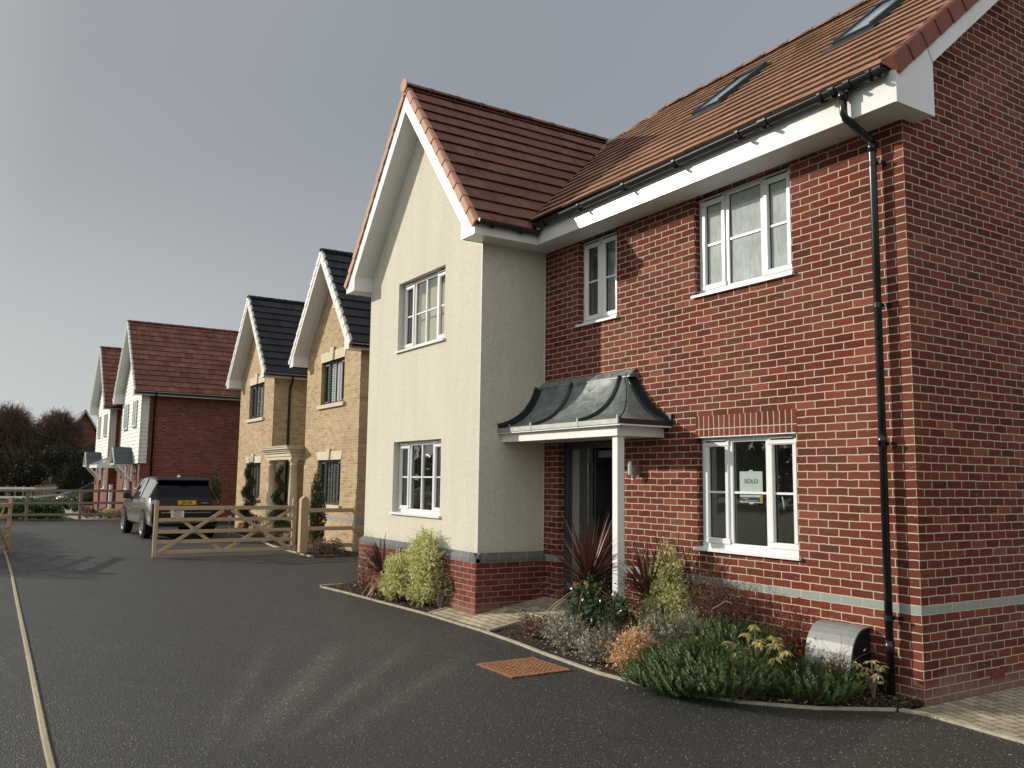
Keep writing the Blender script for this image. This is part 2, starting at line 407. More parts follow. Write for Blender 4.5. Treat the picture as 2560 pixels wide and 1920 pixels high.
M['drive'] = simple('pale_driveway', (0.34, 0.31, 0.26), 0.9, 0.2, var=0.15, vscale=2)

def soil_mat():
    m = N('soil_and_bark'); p = m.pos()
    v = m.n('TexVoronoi'); v.inputs['Scale'].default_value = 38; m.L(m.mapping(p, (1, 2.2, 1), (0, 0, 0.5)), v.inputs['Vector'])
    c = m.ramp(v.outputs['Color'], [(0.2, (0.02, 0.014, 0.011)), (0.6, (0.05, 0.034, 0.026)), (0.93, (0.10, 0.07, 0.05)), (1.0, (0.30, 0.27, 0.22))])
    return m.done(m.pbsdf(c, 0.9, 0.2, 0, m.bump(v.outputs['Distance'], 1.0, 0.02)))
M['soil'] = soil_mat()

def wood_mat(name, c1, c2, axis_scale=(1, 1, 14)):
    m = N(name); g = m.n('NewGeometry'); p = g.outputs['Position']
    gr = m.noise(m.mapping(p, axis_scale), 6, 5, 0.6, 0.6)
    c = m.mix(m.ramp(gr, [(0.3, 0.0), (0.7, 1.0)]), c1, c2)
    c = m.mix(m.math('MULTIPLY', g.outputs['Random Per Island'], 0.35), c, tuple(x * 0.6 for x in c1))
    kn = m.noise(p, 5, 2)
    c = m.mix(m.ramp(kn, [(0.68, 0.0), (0.74, 0.5)]), c, tuple(x * 0.45 for x in c1))
    return m.done(m.pbsdf(c, 0.8, 0.25, 0, m.bump(gr, 0.25, 0.004)))
M['wood_new'] = wood_mat('treated_softwood', (0.44, 0.325, 0.19), (0.58, 0.45, 0.28))
M['wood_old'] = wood_mat('weathered_softwood', (0.20, 0.16, 0.12), (0.29, 0.24, 0.185))
M['wood_board'] = wood_mat('pale_edging_board', (0.36, 0.30, 0.20), (0.48, 0.42, 0.30), (1, 12, 1))
M['white_paint'] = simple('white_fence_paint', (0.82, 0.80, 0.74), 0.6, 0.3, var=0.1)
M['bark'] = simple('grey_brown_bark', (0.10, 0.075, 0.055), 0.9, 0.2, var=0.3, vscale=20, bump=0.5, bscale=40)
M['twig_red'] = simple('red_brown_twig', (0.13, 0.060, 0.038), 0.8, 0.2, var=0.3, vscale=10)
M['twig_grey'] = simple('pale_twig', (0.22, 0.18, 0.14), 0.8, 0.2, var=0.3, vscale=10)
M['grass'] = None

def leaf_mat(name, c1, c2, trans=0.25, rough=0.5, spec=0.35, tip=None):
    m = N(name); g = m.n('NewGeometry')
    r = g.outputs['Random Per Island']
    stops = [(0.0, c1), (0.8, c2), (1.0, tip if tip else c2)]
    c = m.ramp(r, stops)
    p = m.pbsdf(c, rough, spec)
    t = m.n('BsdfTranslucent'); m.L(c, t.inputs[0])
    mx = m.n('MixShader'); mx.inputs[0].default_value = trans
    m.L(p, mx.inputs[1]); m.L(t.outputs[0], mx.inputs[2])
    return m.done(mx.outputs[0])
M['l_pitto'] = leaf_mat('variegated_yellow_green_leaf', (0.40, 0.42, 0.13), (0.72, 0.69, 0.31), 0.4, tip=(0.86, 0.82, 0.52))
M['l_pitto2'] = leaf_mat('variegated_cream_leaf', (0.36, 0.40, 0.16), (0.68, 0.68, 0.38), 0.4, tip=(0.84, 0.82, 0.56))
M['l_vari'] = leaf_mat('cream_edged_leaf', (0.16, 0.16, 0.06), (0.42, 0.38, 0.19), 0.25, tip=(0.30, 0.12, 0.08))
M['l_cord'] = leaf_mat('dark_red_strap_leaf', (0.050, 0.017, 0.014), (0.125, 0.043, 0.034), 0.15, 0.4, tip=(0.34, 0.22, 0.18))
M['l_cord_dead'] = leaf_mat('dead_straw_leaf', (0.36, 0.23, 0.10), (0.50, 0.36, 0.20), 0.2)
M['l_dark'] = leaf_mat('glossy_dark_green_leaf', (0.018, 0.035, 0.014), (0.045, 0.085, 0.03), 0.15, 0.25, 0.6, tip=(0.10, 0.14, 0.06))
M['l_laurel'] = leaf_mat('laurel_green_leaf', (0.03, 0.065, 0.018), (0.085, 0.16, 0.045), 0.2, 0.22, 0.7, tip=(0.16, 0.24, 0.08))
M['l_rose'] = leaf_mat('rosemary_needle', (0.020, 0.045, 0.012), (0.060, 0.105, 0.028), 0.2, tip=(0.10, 0.14, 0.05))
M['l_rose2'] = leaf_mat('bright_rosemary_tip', (0.055, 0.105, 0.024), (0.12, 0.175, 0.05), 0.2, tip=(0.18, 0.22, 0.09))
M['l_silver'] = leaf_mat('silver_grey_leaf', (0.22, 0.24, 0.18), (0.42, 0.43, 0.35), 0.2)
M['l_lav'] = leaf_mat('grey_brown_leaf', (0.15, 0.13, 0.08), (0.32, 0.28, 0.19), 0.2, tip=(0.52, 0.46, 0.34))
M['l_peach'] = leaf_mat('peach_leaf', (0.48, 0.27, 0.13), (0.68, 0.46, 0.26), 0.25, tip=(0.78, 0.62, 0.42))
M['l_rust'] = leaf_mat('rust_brown_leaf', (0.12, 0.050, 0.030), (0.24, 0.115, 0.075), 0.2, tip=(0.36, 0.22, 0.15))
M['l_red'] = leaf_mat('wine_red_leaf', (0.12, 0.024, 0.016), (0.22, 0.05, 0.03), 0.2)
M['l_yel'] = leaf_mat('yellow_green_leaf', (0.36, 0.33, 0.10), (0.62, 0.55, 0.24), 0.25, tip=(0.72, 0.60, 0.36))
M['l_olive'] = leaf_mat('olive_leaf', (0.10, 0.10, 0.045), (0.20, 0.19, 0.09), 0.2)
M['l_conif'] = leaf_mat('conifer_green', (0.018, 0.035, 0.012), (0.05, 0.075, 0.022), 0.1, tip=(0.15, 0.14, 0.05))
M['l_tree'] = leaf_mat('dark_evergreen_leaf', (0.012, 0.018, 0.008), (0.035, 0.045, 0.018), 0.1, tip=(0.07, 0.075, 0.035))
M['l_tree2'] = leaf_mat('brown_winter_leaf', (0.045, 0.034, 0.023), (0.11, 0.082, 0.055), 0.1, tip=(0.20, 0.15, 0.10))
M['twig_far'] = simple('winter_twig', (0.12, 0.085, 0.062), 0.9, 0.1, var=0.3, vscale=1.0)
M['l_mulch'] = leaf_mat('fallen_leaf', (0.035, 0.022, 0.016), (0.20, 0.13, 0.085), 0.05, tip=(0.58, 0.54, 0.46))
M['l_grass'] = leaf_mat('grass_blade', (0.05, 0.09, 0.02), (0.12, 0.17, 0.04), 0.2)

def grass_mat():
    m = N('lawn'); p = m.pos()
    n1 = m.noise(p, 0.25, 5, 0.6); n2 = m.noise(p, 25, 4, 0.7)
    c = m.mix(m.ramp(n1, [(0.35, 0.0), (0.7, 1.0)]), (0.06, 0.085, 0.022), (0.10, 0.115, 0.035))
    c = m.mix(m.ramp(n2, [(0.3, 0.5), (0.65, 0.0)]), c, (0.035, 0.045, 0.015))
    return m.done(m.pbsdf(c, 0.95, 0.15, 0, m.bump(n2, 0.8, 0.03)))
M['grass'] = grass_mat()
M['coping'] = brick_mat('coping_blue_brick', (0.14, 0.16, 0.165), (0.19, 0.21, 0.21), (0.34, 0.31, 0.27), (0.11, 0.125, 0.13), w=0.225, h=2.0, pale=(0.16, 0.18, 0.18), dirt=False, bump=0.3)

def glass_mat(name, tint=(1, 1, 1), refl=1.0, haze=0.0, haze_col=(0.6, 0.65, 0.62), rough=0.0, mask=False):
    m = N(name)
    lw = m.n('LayerWeight'); fc = m.math('POWER', lw.outputs['Facing'], 4.0)
    lw.inputs['Blend'].default_value = 0.5
    fres = m.math('ADD', 0.12, m.math('MULTIPLY', fc, 0.9), clamp=True)
    nz = m.noise(m.pos(), 1.1, 2, 0.5)
    bn = m.bump(nz, 0.05, 0.05)
    gl = m.n('BsdfGlossy'); gl.inputs['Roughness'].default_value = rough; m.L(bn, gl.inputs['Normal'])
    tr = m.n('BsdfTransparent'); tr.inputs[0].default_value = (*tint, 1)
    base = tr.outputs[0]
    if haze > 0:
        d = m.n('BsdfDiffuse'); d.inputs[0].default_value = (*haze_col, 1)
        mh = m.n('MixShader')
        if mask:
            p = m.pos(); s = m.n('SeparateXYZ'); m.L(p, s.inputs[0])
            st = m.noise(m.mapping(p, (1, 1, 0.22)), 28, 5, 0.7, 0.3)
            cl = m.noise(p, 3.5, 4, 0.6)
            a = m.math('ADD', m.math('MULTIPLY', st, 0.55), m.math('MULTIPLY', cl, 0.45))
            hz = m.ramp(a, [(0.36, haze * 0.62), (0.6, haze)])
            m.L(hz, mh.inputs[0])
        else: mh.inputs[0].default_value = haze
        m.L(base, mh.inputs[1]); m.L(d.outputs[0], mh.inputs[2]); base = mh.outputs[0]
    mx = m.n('MixShader')
    m.L(m.math('MULTIPLY', fres, refl, clamp=True), mx.inputs[0])
    m.L(base, mx.inputs[1]); m.L(gl.outputs[0], mx.inputs[2])
    return m.done(mx.outputs[0])
M['glass'] = glass_mat('window_glass', (0.82, 0.87, 0.84), 1.5)
M['glass_wet'] = glass_mat('misted_window_glass', (0.8, 0.86, 0.82), 1.0, haze=0.75, haze_col=(0.56, 0.63, 0.61), mask=True)
M['glass_dark'] = glass_mat('dark_car_glass', (0.04, 0.045, 0.05), 0.35)
M['glass_car'] = glass_mat('car_side_glass', (0.30, 0.34, 0.32), 1.6, haze=0.5, haze_col=(0.42, 0.44, 0.38))  # pale haze colour stands in for bright reflections on the side windows
M['frosted'] = glass_mat('frosted_sidelight', (0.8, 0.8, 0.75), 0.9, haze=0.75, haze_col=(0.26, 0.27, 0.24))
M['room'] = simple('dim_room_wall', (0.46, 0.46, 0.42), 0.9, 0.1)
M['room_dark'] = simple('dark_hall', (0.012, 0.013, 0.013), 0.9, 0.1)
M['room_pale'] = simple('pale_room_wall', (0.42, 0.42, 0.37), 0.9, 0.1)
M['curtain'] = simple('white_curtain', (0.66, 0.66, 0.62), 0.9, 0.1)
M['curtain_cream'] = simple('cream_blind', (0.62, 0.57, 0.42), 0.9, 0.1, var=0.04)
M['curtain_grey'] = simple('grey_curtain', (0.20, 0.205, 0.185), 0.9, 0.1)
M['shutter'] = simple('grey_shutter', (0.26, 0.27, 0.26), 0.6, 0.3)
M['shutter_white'] = simple('white_shutter', (0.85, 0.84, 0.80), 0.6, 0.3)
M['paper'] = simple('white_paper', (0.72, 0.73, 0.75), 0.7, 0.2, var=0.03)
M['ink'] = simple('grey_ink', (0.10, 0.10, 0.11), 0.7, 0.2)
M['ink_dark'] = simple('black_ink', (0.01, 0.01, 0.01), 0.6, 0.2)
M['ink_band'] = simple('charcoal_band', (0.06, 0.06, 0.065), 0.6, 0.2)
M['ink_yellow'] = simple('amber_print', (0.62, 0.33, 0.03), 0.6, 0.2)
M['plate'] = simple('yellow_number_plate', (0.75, 0.40, 0.02), 0.4, 0.4, var=0.03)
M['box_metal'] = simple('grey_painted_cover', (0.20, 0.215, 0.215), 0.42, 0.45, metal=0.0, var=0.12, vscale=7, bump=0.05, bscale=25)
M['paint_green'] = simple('grey_green_car_paint', (0.20, 0.21, 0.17), 0.2, 0.6, metal=0.25, var=0.05, coat=1.0)
M['paint_black'] = simple('black_car_paint', (0.008, 0.009, 0.010), 0.3, 0.35, var=0.1)
M['paint_navy'] = simple('dark_navy_car_paint', (0.010, 0.013, 0.018), 0.25, 0.5, var=0.05, coat=0.3)
M['tyre'] = simple('tyre_rubber', (0.014, 0.014, 0.014), 0.85, 0.2)
M['rim'] = simple('alloy_rim', (0.30, 0.30, 0.29), 0.3, 0.5, metal=0.8)
M['lamp_red'] = simple('red_lamp_lens', (0.20, 0.012, 0.010), 0.15, 0.6)
M['lamp_clear'] = simple('clear_lamp_lens', (0.55, 0.56, 0.54), 0.12, 0.7)
M['rust'] = None
def rust_mat():
    m = N('rusty_iron'); p = m.pos()
    c = m.ramp(m.noise(p, 30, 5, 0.7), [(0.3, (0.16, 0.065, 0.03)), (0.6, (0.38, 0.18, 0.095)), (0.85, (0.50, 0.28, 0.17))])
    return m.done(m.pbsdf(c, 0.85, 0.3, 0.1, m.bump(m.noise(p, 120, 4), 0.5, 0.003)))
M['rust'] = rust_mat()
M['airbrick'] = simple('red_airbrick', (0.22, 0.04, 0.03), 0.6, 0.3)

# ------------------------------------------------------------------ camera, light, sky
cam_d = bpy.data.cameras.new('camera'); cam = bpy.data.objects.new('camera', cam_d); COL.objects.link(cam)
Rr = Vector((0.5331975969, 0.8458969104, 0.0125991957)); Uu = Vector((0.0882657051, -0.0704360851, 0.9936035040)); Ff = Vector((-0.8413735722, 0.5286749237, 0.1122200385))
mw = Matrix(((Rr.x, Uu.x, -Ff.x, 4.3959), (Rr.y, Uu.y, -Ff.y, -6.8264), (Rr.z, Uu.z, -Ff.z, 1.8054), (0, 0, 0, 1)))
cam.matrix_world = mw
cam_d.sensor_width = 36.0; cam_d.lens = 36.0 * 2154.0355 / 2560.0; cam_d.clip_start = 0.1; cam_d.clip_end = 2000
SC.camera = cam

SUN_EL = radians(18.5)
sd = Vector((0.77 * cos(SUN_EL), 0.637 * cos(SUN_EL), -sin(SUN_EL))).normalized()      # direction light travels
sun_d = bpy.data.lights.new('sun', 'SUN'); sun_d.energy = 4.7; sun_d.angle = radians(0.55); sun_d.color = (1.0, 0.92, 0.80)
sun = bpy.data.objects.new('sun', sun_d); COL.objects.link(sun)
sun.rotation_euler = sd.to_track_quat('-Z', 'Y').to_euler(); sun.location = (-20, -20, 20)

w = bpy.data.worlds.new('World'); SC.world = w; w.use_nodes = True
t = w.node_tree; t.nodes.clear()
def wn(typ, **kw):
    nd = t.nodes.new('ShaderNode' + typ)
    for k, v in kw.items(): setattr(nd, k, v)
    return nd
def wmath(op, a, b=None, clamp=False):
    m_ = wn('Math', operation=op, use_clamp=clamp)
    for i, x in enumerate((a, b)):
        if x is None: continue
        if hasattr(x, 'links'): t.links.new(x, m_.inputs[i])
        else: m_.inputs[i].default_value = x
    return m_.outputs[0]
def wramp(fac, stops):
    r = wn('ValToRGB'); e = r.color_ramp.elements
    while len(e) < len(stops): e.new(0.5)
    for i, (p_, c_) in enumerate(stops): e[i].position = p_; e[i].color = (*c_, 1)
    t.links.new(fac, r.inputs[0]); return r.outputs[0]
def wmix(fac, a, b, blend='MIX'):
    m_ = wn('Mix', data_type='RGBA', blend_type=blend)
    for s_, x in ((m_.inputs[0], fac), (m_.inputs[6], a), (m_.inputs[7], b)):
        if hasattr(x, 'links'): t.links.new(x, s_)
        elif isinstance(x, tuple): s_.default_value = (*x, 1)
        else: s_.default_value = x
    return m_.outputs[2]
sky = wn('TexSky'); sky.sky_type = 'NISHITA'; sky.sun_disc = False; sky.sun_elevation = SUN_EL
sky.sun_rotation = math.atan2(-sd.x, -sd.y)
bg1 = wn('Background'); bg1.inputs[1].default_value = 0.06; t.links.new(sky.outputs[0], bg1.inputs[0])
tc = wn('TexCoord')
nrmv = wn('VectorMath', operation='NORMALIZE'); t.links.new(tc.outputs['Generated'], nrmv.inputs[0])
D = nrmv.outputs[0]
def wdot(v_):
    d_ = wn('VectorMath', operation='DOT_PRODUCT'); t.links.new(D, d_.inputs[0]); d_.inputs[1].default_value = v_; return d_.outputs['Value']
ds = wdot((-sd.x, -sd.y, -sd.z))
sp = wn('SeparateXYZ'); t.links.new(D, sp.inputs[0])
ele = sp.outputs[2]
# cloud deck: blue-grey overhead, paler and warmer low down and toward the sun
g1 = wramp(wmath('ADD', wmath('MULTIPLY', ds, 0.5), 0.5), [(0.0, (0.42, 0.445, 0.49)), (0.38, (0.395, 0.42, 0.465)), (0.55, (0.335, 0.365, 0.412)), (0.72, (0.315, 0.342, 0.380)), (0.88, (0.365, 0.388, 0.412)), (1.0, (0.80, 0.78, 0.72))])
lowf = wmath('SUBTRACT', 1.0, wmath('DIVIDE', wmath('MAXIMUM', ele, 0.0), 0.42), clamp=True)
lowf = wmath('POWER', lowf, 1.3)
sunside = wmath('SUBTRACT', wmath('MULTIPLY', ds, 1.25), 0.05, clamp=True)
lowmix = wmath('MULTIPLY', lowf, wmath('ADD', 0.10, wmath('MULTIPLY', sunside, 1.0), clamp=True), clamp=True)
g2 = wmix(lowmix, g1, (0.63, 0.65, 0.65))
cn = wn('TexNoise'); cn.inputs['Scale'].default_value = 1.0; cn.inputs['Distortion'].default_value = 0.6; cn.inputs['Detail'].default_value = 3; cn.inputs['Roughness'].default_value = 0.45
mp = wn('Mapping'); mp.inputs['Scale'].default_value = (1, 1, 1.8); t.links.new(D, mp.inputs[0]); t.links.new(mp.outputs[0], cn.inputs['Vector'])
cl = wramp(cn.outputs[0], [(0.25, (0.93, 0.935, 0.94)), (0.75, (1.08, 1.075, 1.06))])
g3 = wmix(1.0, g2, cl, 'MULTIPLY')
# unseen sky behind the camera brightened, added as fill for the shaded walls
dv = wdot((-0.68, 0.733, 0.0))
back = wmath('MULTIPLY', wmath('SUBTRACT', -0.02, dv), 1.7, clamp=True)
g4 = wmix(wmath('MULTIPLY', back, 0.85), g3, (1.10, 1.11, 1.10))
bg2 = wn('Background'); bg2.inputs[1].default_value = 1.0; t.links.new(g4, bg2.inputs[0])
mxs = wn('MixShader'); mxs.inputs[0].default_value = 0.93
t.links.new(bg1.outputs[0], mxs.inputs[1]); t.links.new(bg2.outputs[0], mxs.inputs[2])
wo = wn('OutputWorld'); t.links.new(mxs.outputs[0], wo.inputs[0])
SC.view_settings.view_transform = 'Standard'; SC.view_settings.look = 'None'; SC.view_settings.exposure = 0
SC.cycles.max_bounces = 8; SC.cycles.transparent_max_bounces = 16

# ------------------------------------------------------------------ architectural builders
def wall_front(mb, x0, x1, z0, z1, y, openings, reveal=0.075, mi=0):
    """wall face looking to -y with rectangular openings (a,b,c,d)=(x0,x1,z0,z1) and their reveals"""
    xs = sorted(set([x0, x1] + [o[0] for o in openings] + [o[1] for o in openings]))
    zs = sorted(set([z0, z1] + [max(z0, o[2]) for o in openings] + [min(z1, o[3]) for o in openings]))
    for i in range(len(xs) - 1):
        for j in range(len(zs) - 1):
            cx = (xs[i] + xs[i + 1]) / 2; cz = (zs[j] + zs[j + 1]) / 2
            if any(o[0] < cx < o[1] and o[2] < cz < o[3] for o in openings): continue
            mb.quad((xs[i], y, zs[j]), (xs[i + 1], y, zs[j]), (xs[i + 1], y, zs[j + 1]), (xs[i], y, zs[j + 1]), mi)
    for a, b, c, d in openings:
        yy = y + reveal + 0.06
        mb.quad((a, y, c), (a, y, d), (a, yy, d), (a, yy, c), mi)
        mb.quad((b, y, d), (b, y, c), (b, yy, c), (b, yy, d), mi)
        mb.quad((a, y, d), (b, y, d), (b, yy, d), (a, yy, d), mi)
        mb.quad((a, y, c), (a, yy, c), (b, yy, c), (b, y, c), mi)

def window(parent, x0, x1, z0, z1, y, lights, fm='upvc', glass='glass', room='room', reveal=0.075, bar=0.5, sill=True, vents=True,
           curtain=None, sill_m=None, label=None, depth=1.6, name='window', handle=False, sill_w=0.03):
    """lights: list of (width share, kind) kind 'c' casement, 'f' fixed, 'v' fixed with upright bar"""
    yf = y + reveal; fr = 0.062; F = MB()
    e = 0.002
    X0, X1, Z0, Z1 = x0 + e, x1 - e, z0 + e, z1 - e
    def rect(mb, a, b, c, d, w_, yA, yB, mi=0, ch=0.008):
        mb.bbox(a, b, yA, yB, c, c + w_, ch, mi); mb.bbox(a, b, yA, yB, d - w_, d, ch, mi)
        mb.bbox(a, a + w_, yA + 0.001, yB, c + w_, d - w_, ch, mi); mb.bbox(b - w_, b, yA + 0.001, yB, c + w_, d - w_, ch, mi)
    rect(F, X0, X1, Z0, Z1, fr, yf, yf + 0.06)
    tot = sum(l[0] for l in lights); W = X1 - X0 - 2 * fr; mul = 0.062
    W -= mul * (len(lights) - 1); x = X0 + fr
    panes = []; cas = []; slots = []
    for i, (s, k) in enumerate(lights):
        w_ = W * s / tot
        a, b, c, d = x, x + w_, Z0 + fr, Z1 - fr
        if k == 'c':
            C = MB(); rect(C, a - 0.018, b + 0.018, c - 0.018, d + 0.018, 0.064, yf - 0.016, yf + 0.03, ch=0.012)
            cas.append(C); pa = (a + 0.046, b - 0.046, c + 0.046, d - 0.046)
            if vents:
                F.box(a + 0.02, b - 0.02, yf - 0.026, yf - 0.016, d + 0.020, d + 0.034)
                slots.append((a + 0.025, b - 0.025, yf - 0.022, d + 0.006, d + 0.019))
        else: pa = (a, b, c, d)
        panes.append(pa)
        zb = pa[2] + (pa[3] - pa[2]) * bar
        if bar: F.box(pa[0] - 0.003, pa[1] + 0.003, yf + 0.012, yf + 0.04, zb - 0.011, zb + 0.011)
        if k == 'v':
            xm = (pa[0] + pa[1]) / 2; F.bbox(xm - 0.02, xm + 0.02, yf + 0.004, yf + 0.041, pa[2] - 0.002, pa[3] + 0.002, 0.004)
        x += w_
        if i < len(lights) - 1:
            F.bbox(x, x + mul, yf + 0.0015, yf + 0.058, Z0 + fr, Z1 - fr, 0.006); x += mul
    win = F.build(name, M[fm], parent)
    if label: win['label'] = label
    for C in cas: C.build('casement', M[fm], win)
    for a, b, c, d in panes:
        P = MB(); P.quad((a, yf + 0.028, c), (b, yf + 0.028, c), (b, yf + 0.028, d), (a, yf + 0.028, d)); P.build('pane', M[glass], win)
        # black rubber gasket round the glass
    G = MB()
    for a, b, c, d in panes:
        rect(G, a, b, c, d, 0.006, yf + 0.02, yf + 0.0285, ch=0.001)
    for a, b, yy, c, d in slots: G.box(a, b, yy, yy + 0.012, c, d)
    G.build('gasket', M['dark_gap'], win)
    if sill:
        S = MB(); sm = M[sill_m] if sill_m else M[fm]
        S.prism([(y - 0.040, z0 - 0.034), (y - 0.040, z0 - 0.010), (y - 0.032, z0 - 0.002), (yf + 0.01, z0 + 0.012), (yf + 0.01, z0 - 0.034)], lambda a, b, t_: (t_, a, b), x0 - sill_w, x1 + sill_w)
        S.build('sill', sm, win)
    if handle:
        Hn = MB(); a, b, c, d = panes[-1]
        Hn.tube([(a + 0.05, yf + 0.06, c + (d - c) * 0.47), (a + 0.06, yf + 0.05, c + (d - c) * 0.46), (a + 0.075, yf + 0.05, c + (d - c) * 0.40), (a + 0.08, yf + 0.05, c + (d - c) * 0.34)], 0.010, 8)
        Hn.build('handle', M['upvc'], win, smooth=True)
    # the room behind
    Rm = MB(); ya = yf + 0.061; yb = ya + depth; q = 0.25
    a, b, c, d = x0 - q, x1 + q, z0 - 0.15, z1 + 0.12
    Rm.quad((a, yb, c), (b, yb, c), (b, yb, d), (a, yb, d)); Rm.quad((a, ya, c), (a, yb, c), (a, yb, d), (a, ya, d)); Rm.quad((b, ya, c), (b, yb, c), (b, yb, d), (b, ya, d))
    Rm.quad((a, ya, c), (b, ya, c), (b, yb, c), (a, yb, c)); Rm.quad((a, ya, d), (b, ya, d), (b, yb, d), (a, yb, d))
    Rm.build('room_interior', M[room], win)
    if curtain:
        for cd in curtain:
            kind, mt = cd[0], cd[1]
            Cm = MB()
            if kind == 'blind':
                zt = z0 + (z1 - z0) * cd[2]; Cm.box(x0 + 0.03, x1 - 0.03, yf + 0.085, yf + 0.09, zt, z1)
                Cm.build('blind', M[mt], win)
            elif kind == 'full':
                Cm.quad((x0, yf + 0.16, z0), (x1, yf + 0.16, z0), (x1, yf + 0.16, z1), (x0, yf + 0.16, z1)); Cm.build('blind', M[mt], win)
            elif kind == 'drape':
                xa, xb = x0 + (x1 - x0) * cd[2], x0 + (x1 - x0) * cd[3]
                n = max(6, int((xb - xa) / 0.018)); pts = [(xa + (xb - xa) * i / n, yf + 0.13 + 0.018 * sin(i * 1.9)) for i in range(n + 1)]
                for i in range(n):
                    Cm.quad((*pts[i], z0), (*pts[i + 1], z0), (*pts[i + 1], z1), (*pts[i], z1))
                Cm.build('curtain', M[mt], win, smooth=True)
            elif kind == 'shutter':
                xa, xb = x0 + 0.06, x1 - 0.06; k = 2
                for j in range(k):
                    a_, b_ = xa + (xb - xa) * j / k + 0.01, xa + (xb - xa) * (j + 1) / k - 0.01
                    Cm.box(a_, a_ + 0.05, yf + 0.08, yf + 0.11, z0, z1); Cm.box(b_ - 0.05, b_, yf + 0.08, yf + 0.11, z0, z1)
                    z = z0 + 0.04
                    while z < z1 - 0.06:
                        Cm.quad((a_ + 0.05, yf + 0.085, z), (b_ - 0.05, yf + 0.085, z), (b_ - 0.05, yf + 0.105, z + 0.055), (a_ + 0.05, yf + 0.105, z + 0.055)); z += 0.07
                Cm.build('shutter', M[mt], win)
    return win

def tiles(mb, O, U, V, rngs, gauge, tw, riser=0.028, th=0.02, jitter=0.004, stagger=True, mi_top=0, mi_edge=1, seed=1, gap=0.004, wave=0.0):
    """courses of interlocking tiles on the plane O + u U + v V; rngs(v0, v1) -> (u0, u1)"""
    rn = random.Random(seed)
    O = Vector(O); U = Vector(U).normalized(); V = Vector(V).normalized(); Nn = U.cross(V).normalized()
    if Nn.z < 0: Nn = -Nn
    i = 0
    while True:
        v0 = i * gauge
        r = rngs(v0, v0 + gauge)
        if r is None: break
        u0, u1, vt = r
        off = (tw / 2 if (i % 2 and stagger) else 0.0)
        k0 = math.floor((u0 - off) / tw)
        u = off + k0 * tw
        while u < u1:
            a = max(u, u0); b = min(u + tw, u1)
            if b - a > 0.012:
                j = rn.uniform(-jitter, jitter); jv = rn.uniform(-0.003, 0.003)
                hl = riser + th + j; hu = th * 0.55
                va = v0 + jv; vb = vt if vt else v0 + gauge + 0.03
                a_ = a + gap / 2; b_ = b - gap / 2
                P = lambda uu, vv, h: O + U * uu + V * vv + Nn * h
                vs = [P(a_, va, hl - th), P(b_, va, hl - th), P(b_, va, hl), P(a_, va, hl), P(a_, vb, hu), P(b_, vb, hu)]
                n = len(mb.v)
                mb.v.extend([tuple(x) for x in vs])
                mb.f.append((n, n + 1, n + 2, n + 3)); mb.m.append(mi_edge)
                mb.f.append((n + 3, n + 2, n + 5, n + 4)); mb.m.append(mi_top)
                mb.f.append((n, n + 3, n + 4)); mb.m.append(mi_top)
                mb.f.append((n + 1, n + 5, n + 2)); mb.m.append(mi_top)
            u += tw
        i += 1

def ridge_run(mb, A, B, r=0.125, seg=0.45, collar=0.007, drop=0.03, n=9, ang=1.25, mi=0):
    A = Vector(A); B = Vector(B); L = (B - A).length; d = (B - A).normalized()
    s = d.cross(Vector((0, 0, 1))).normalized(); u = s.cross(d).normalized()
    if u.z < 0: u = -u
    k = max(1, round(L / seg)); st = L / k
    for i in range(k):
        for (t0, t1, rr) in ((i * st + 0.02, (i + 1) * st - 0.002, r), ((i + 1) * st - 0.03, (i + 1) * st + 0.012, r + collar)):
            vs = []
            for t_ in (t0, t1):
                for rad in (rr, rr - 0.018):
                    for j in range(n):
                        a = -ang + 2 * ang * j / (n - 1)
                        vs.append(A + d * t_ + s * (sin(a) * rad) + u * (cos(a) * rad - r + 0.075 - drop))
            fs = []
            for j in range(n - 1):
                fs.append((j, j + 1, 2 * n + j + 1, 2 * n + j)); fs.append((j, n + j, n + j + 1, j + 1)); fs.append((2 * n + j, 2 * n + j + 1, 3 * n + j + 1, 3 * n + j))
            mb.add(vs, fs, mi)

def verge_run(mb, O, V, out, Nn, length, gauge, w=0.09, drop=0.14, th=0.012, top=0.05, mi=0, seed=3, step=0.011):
    """stepped dry-verge caps: V up-slope, out = outward horizontal, Nn = roof normal"""
    O = Vector(O); V = Vector(V).normalized(); out = Vector(out).normalized(); Nn = Vector(Nn).normalized()
    k = int(math.ceil(length / gauge)); rn = random.Random(seed)
    for i in range(k):
        v0 = i * gauge; v1 = min(length, v0 + gauge + 0.012)
        h0 = top + step; h1 = top
        ex = rn.uniform(0, 0.003)
        P = lambda o, v, h: O + out * (o + ex) + V * v + Nn * h
        # cross-section: inner top, outer top, outer bottom, inner bottom
        sec = lambda v, h, e: [P(-w, v, h), P(-0.012, v, h + 0.004), P(e, v, h - 0.012), P(e, v, -drop), P(e - th, v, -drop), P(-w, v, h - 0.03)]
        vs = sec(v0, h0, 0.012) + sec(v1, h1, 0.0)
        n = 6; fs = [(j, (j + 1) % n, n + (j + 1) % n, n + j) for j in range(n)] + [tuple(range(n - 1, -1, -1)), tuple(range(n, 2 * n))]
        mb.add(vs, fs, mi)

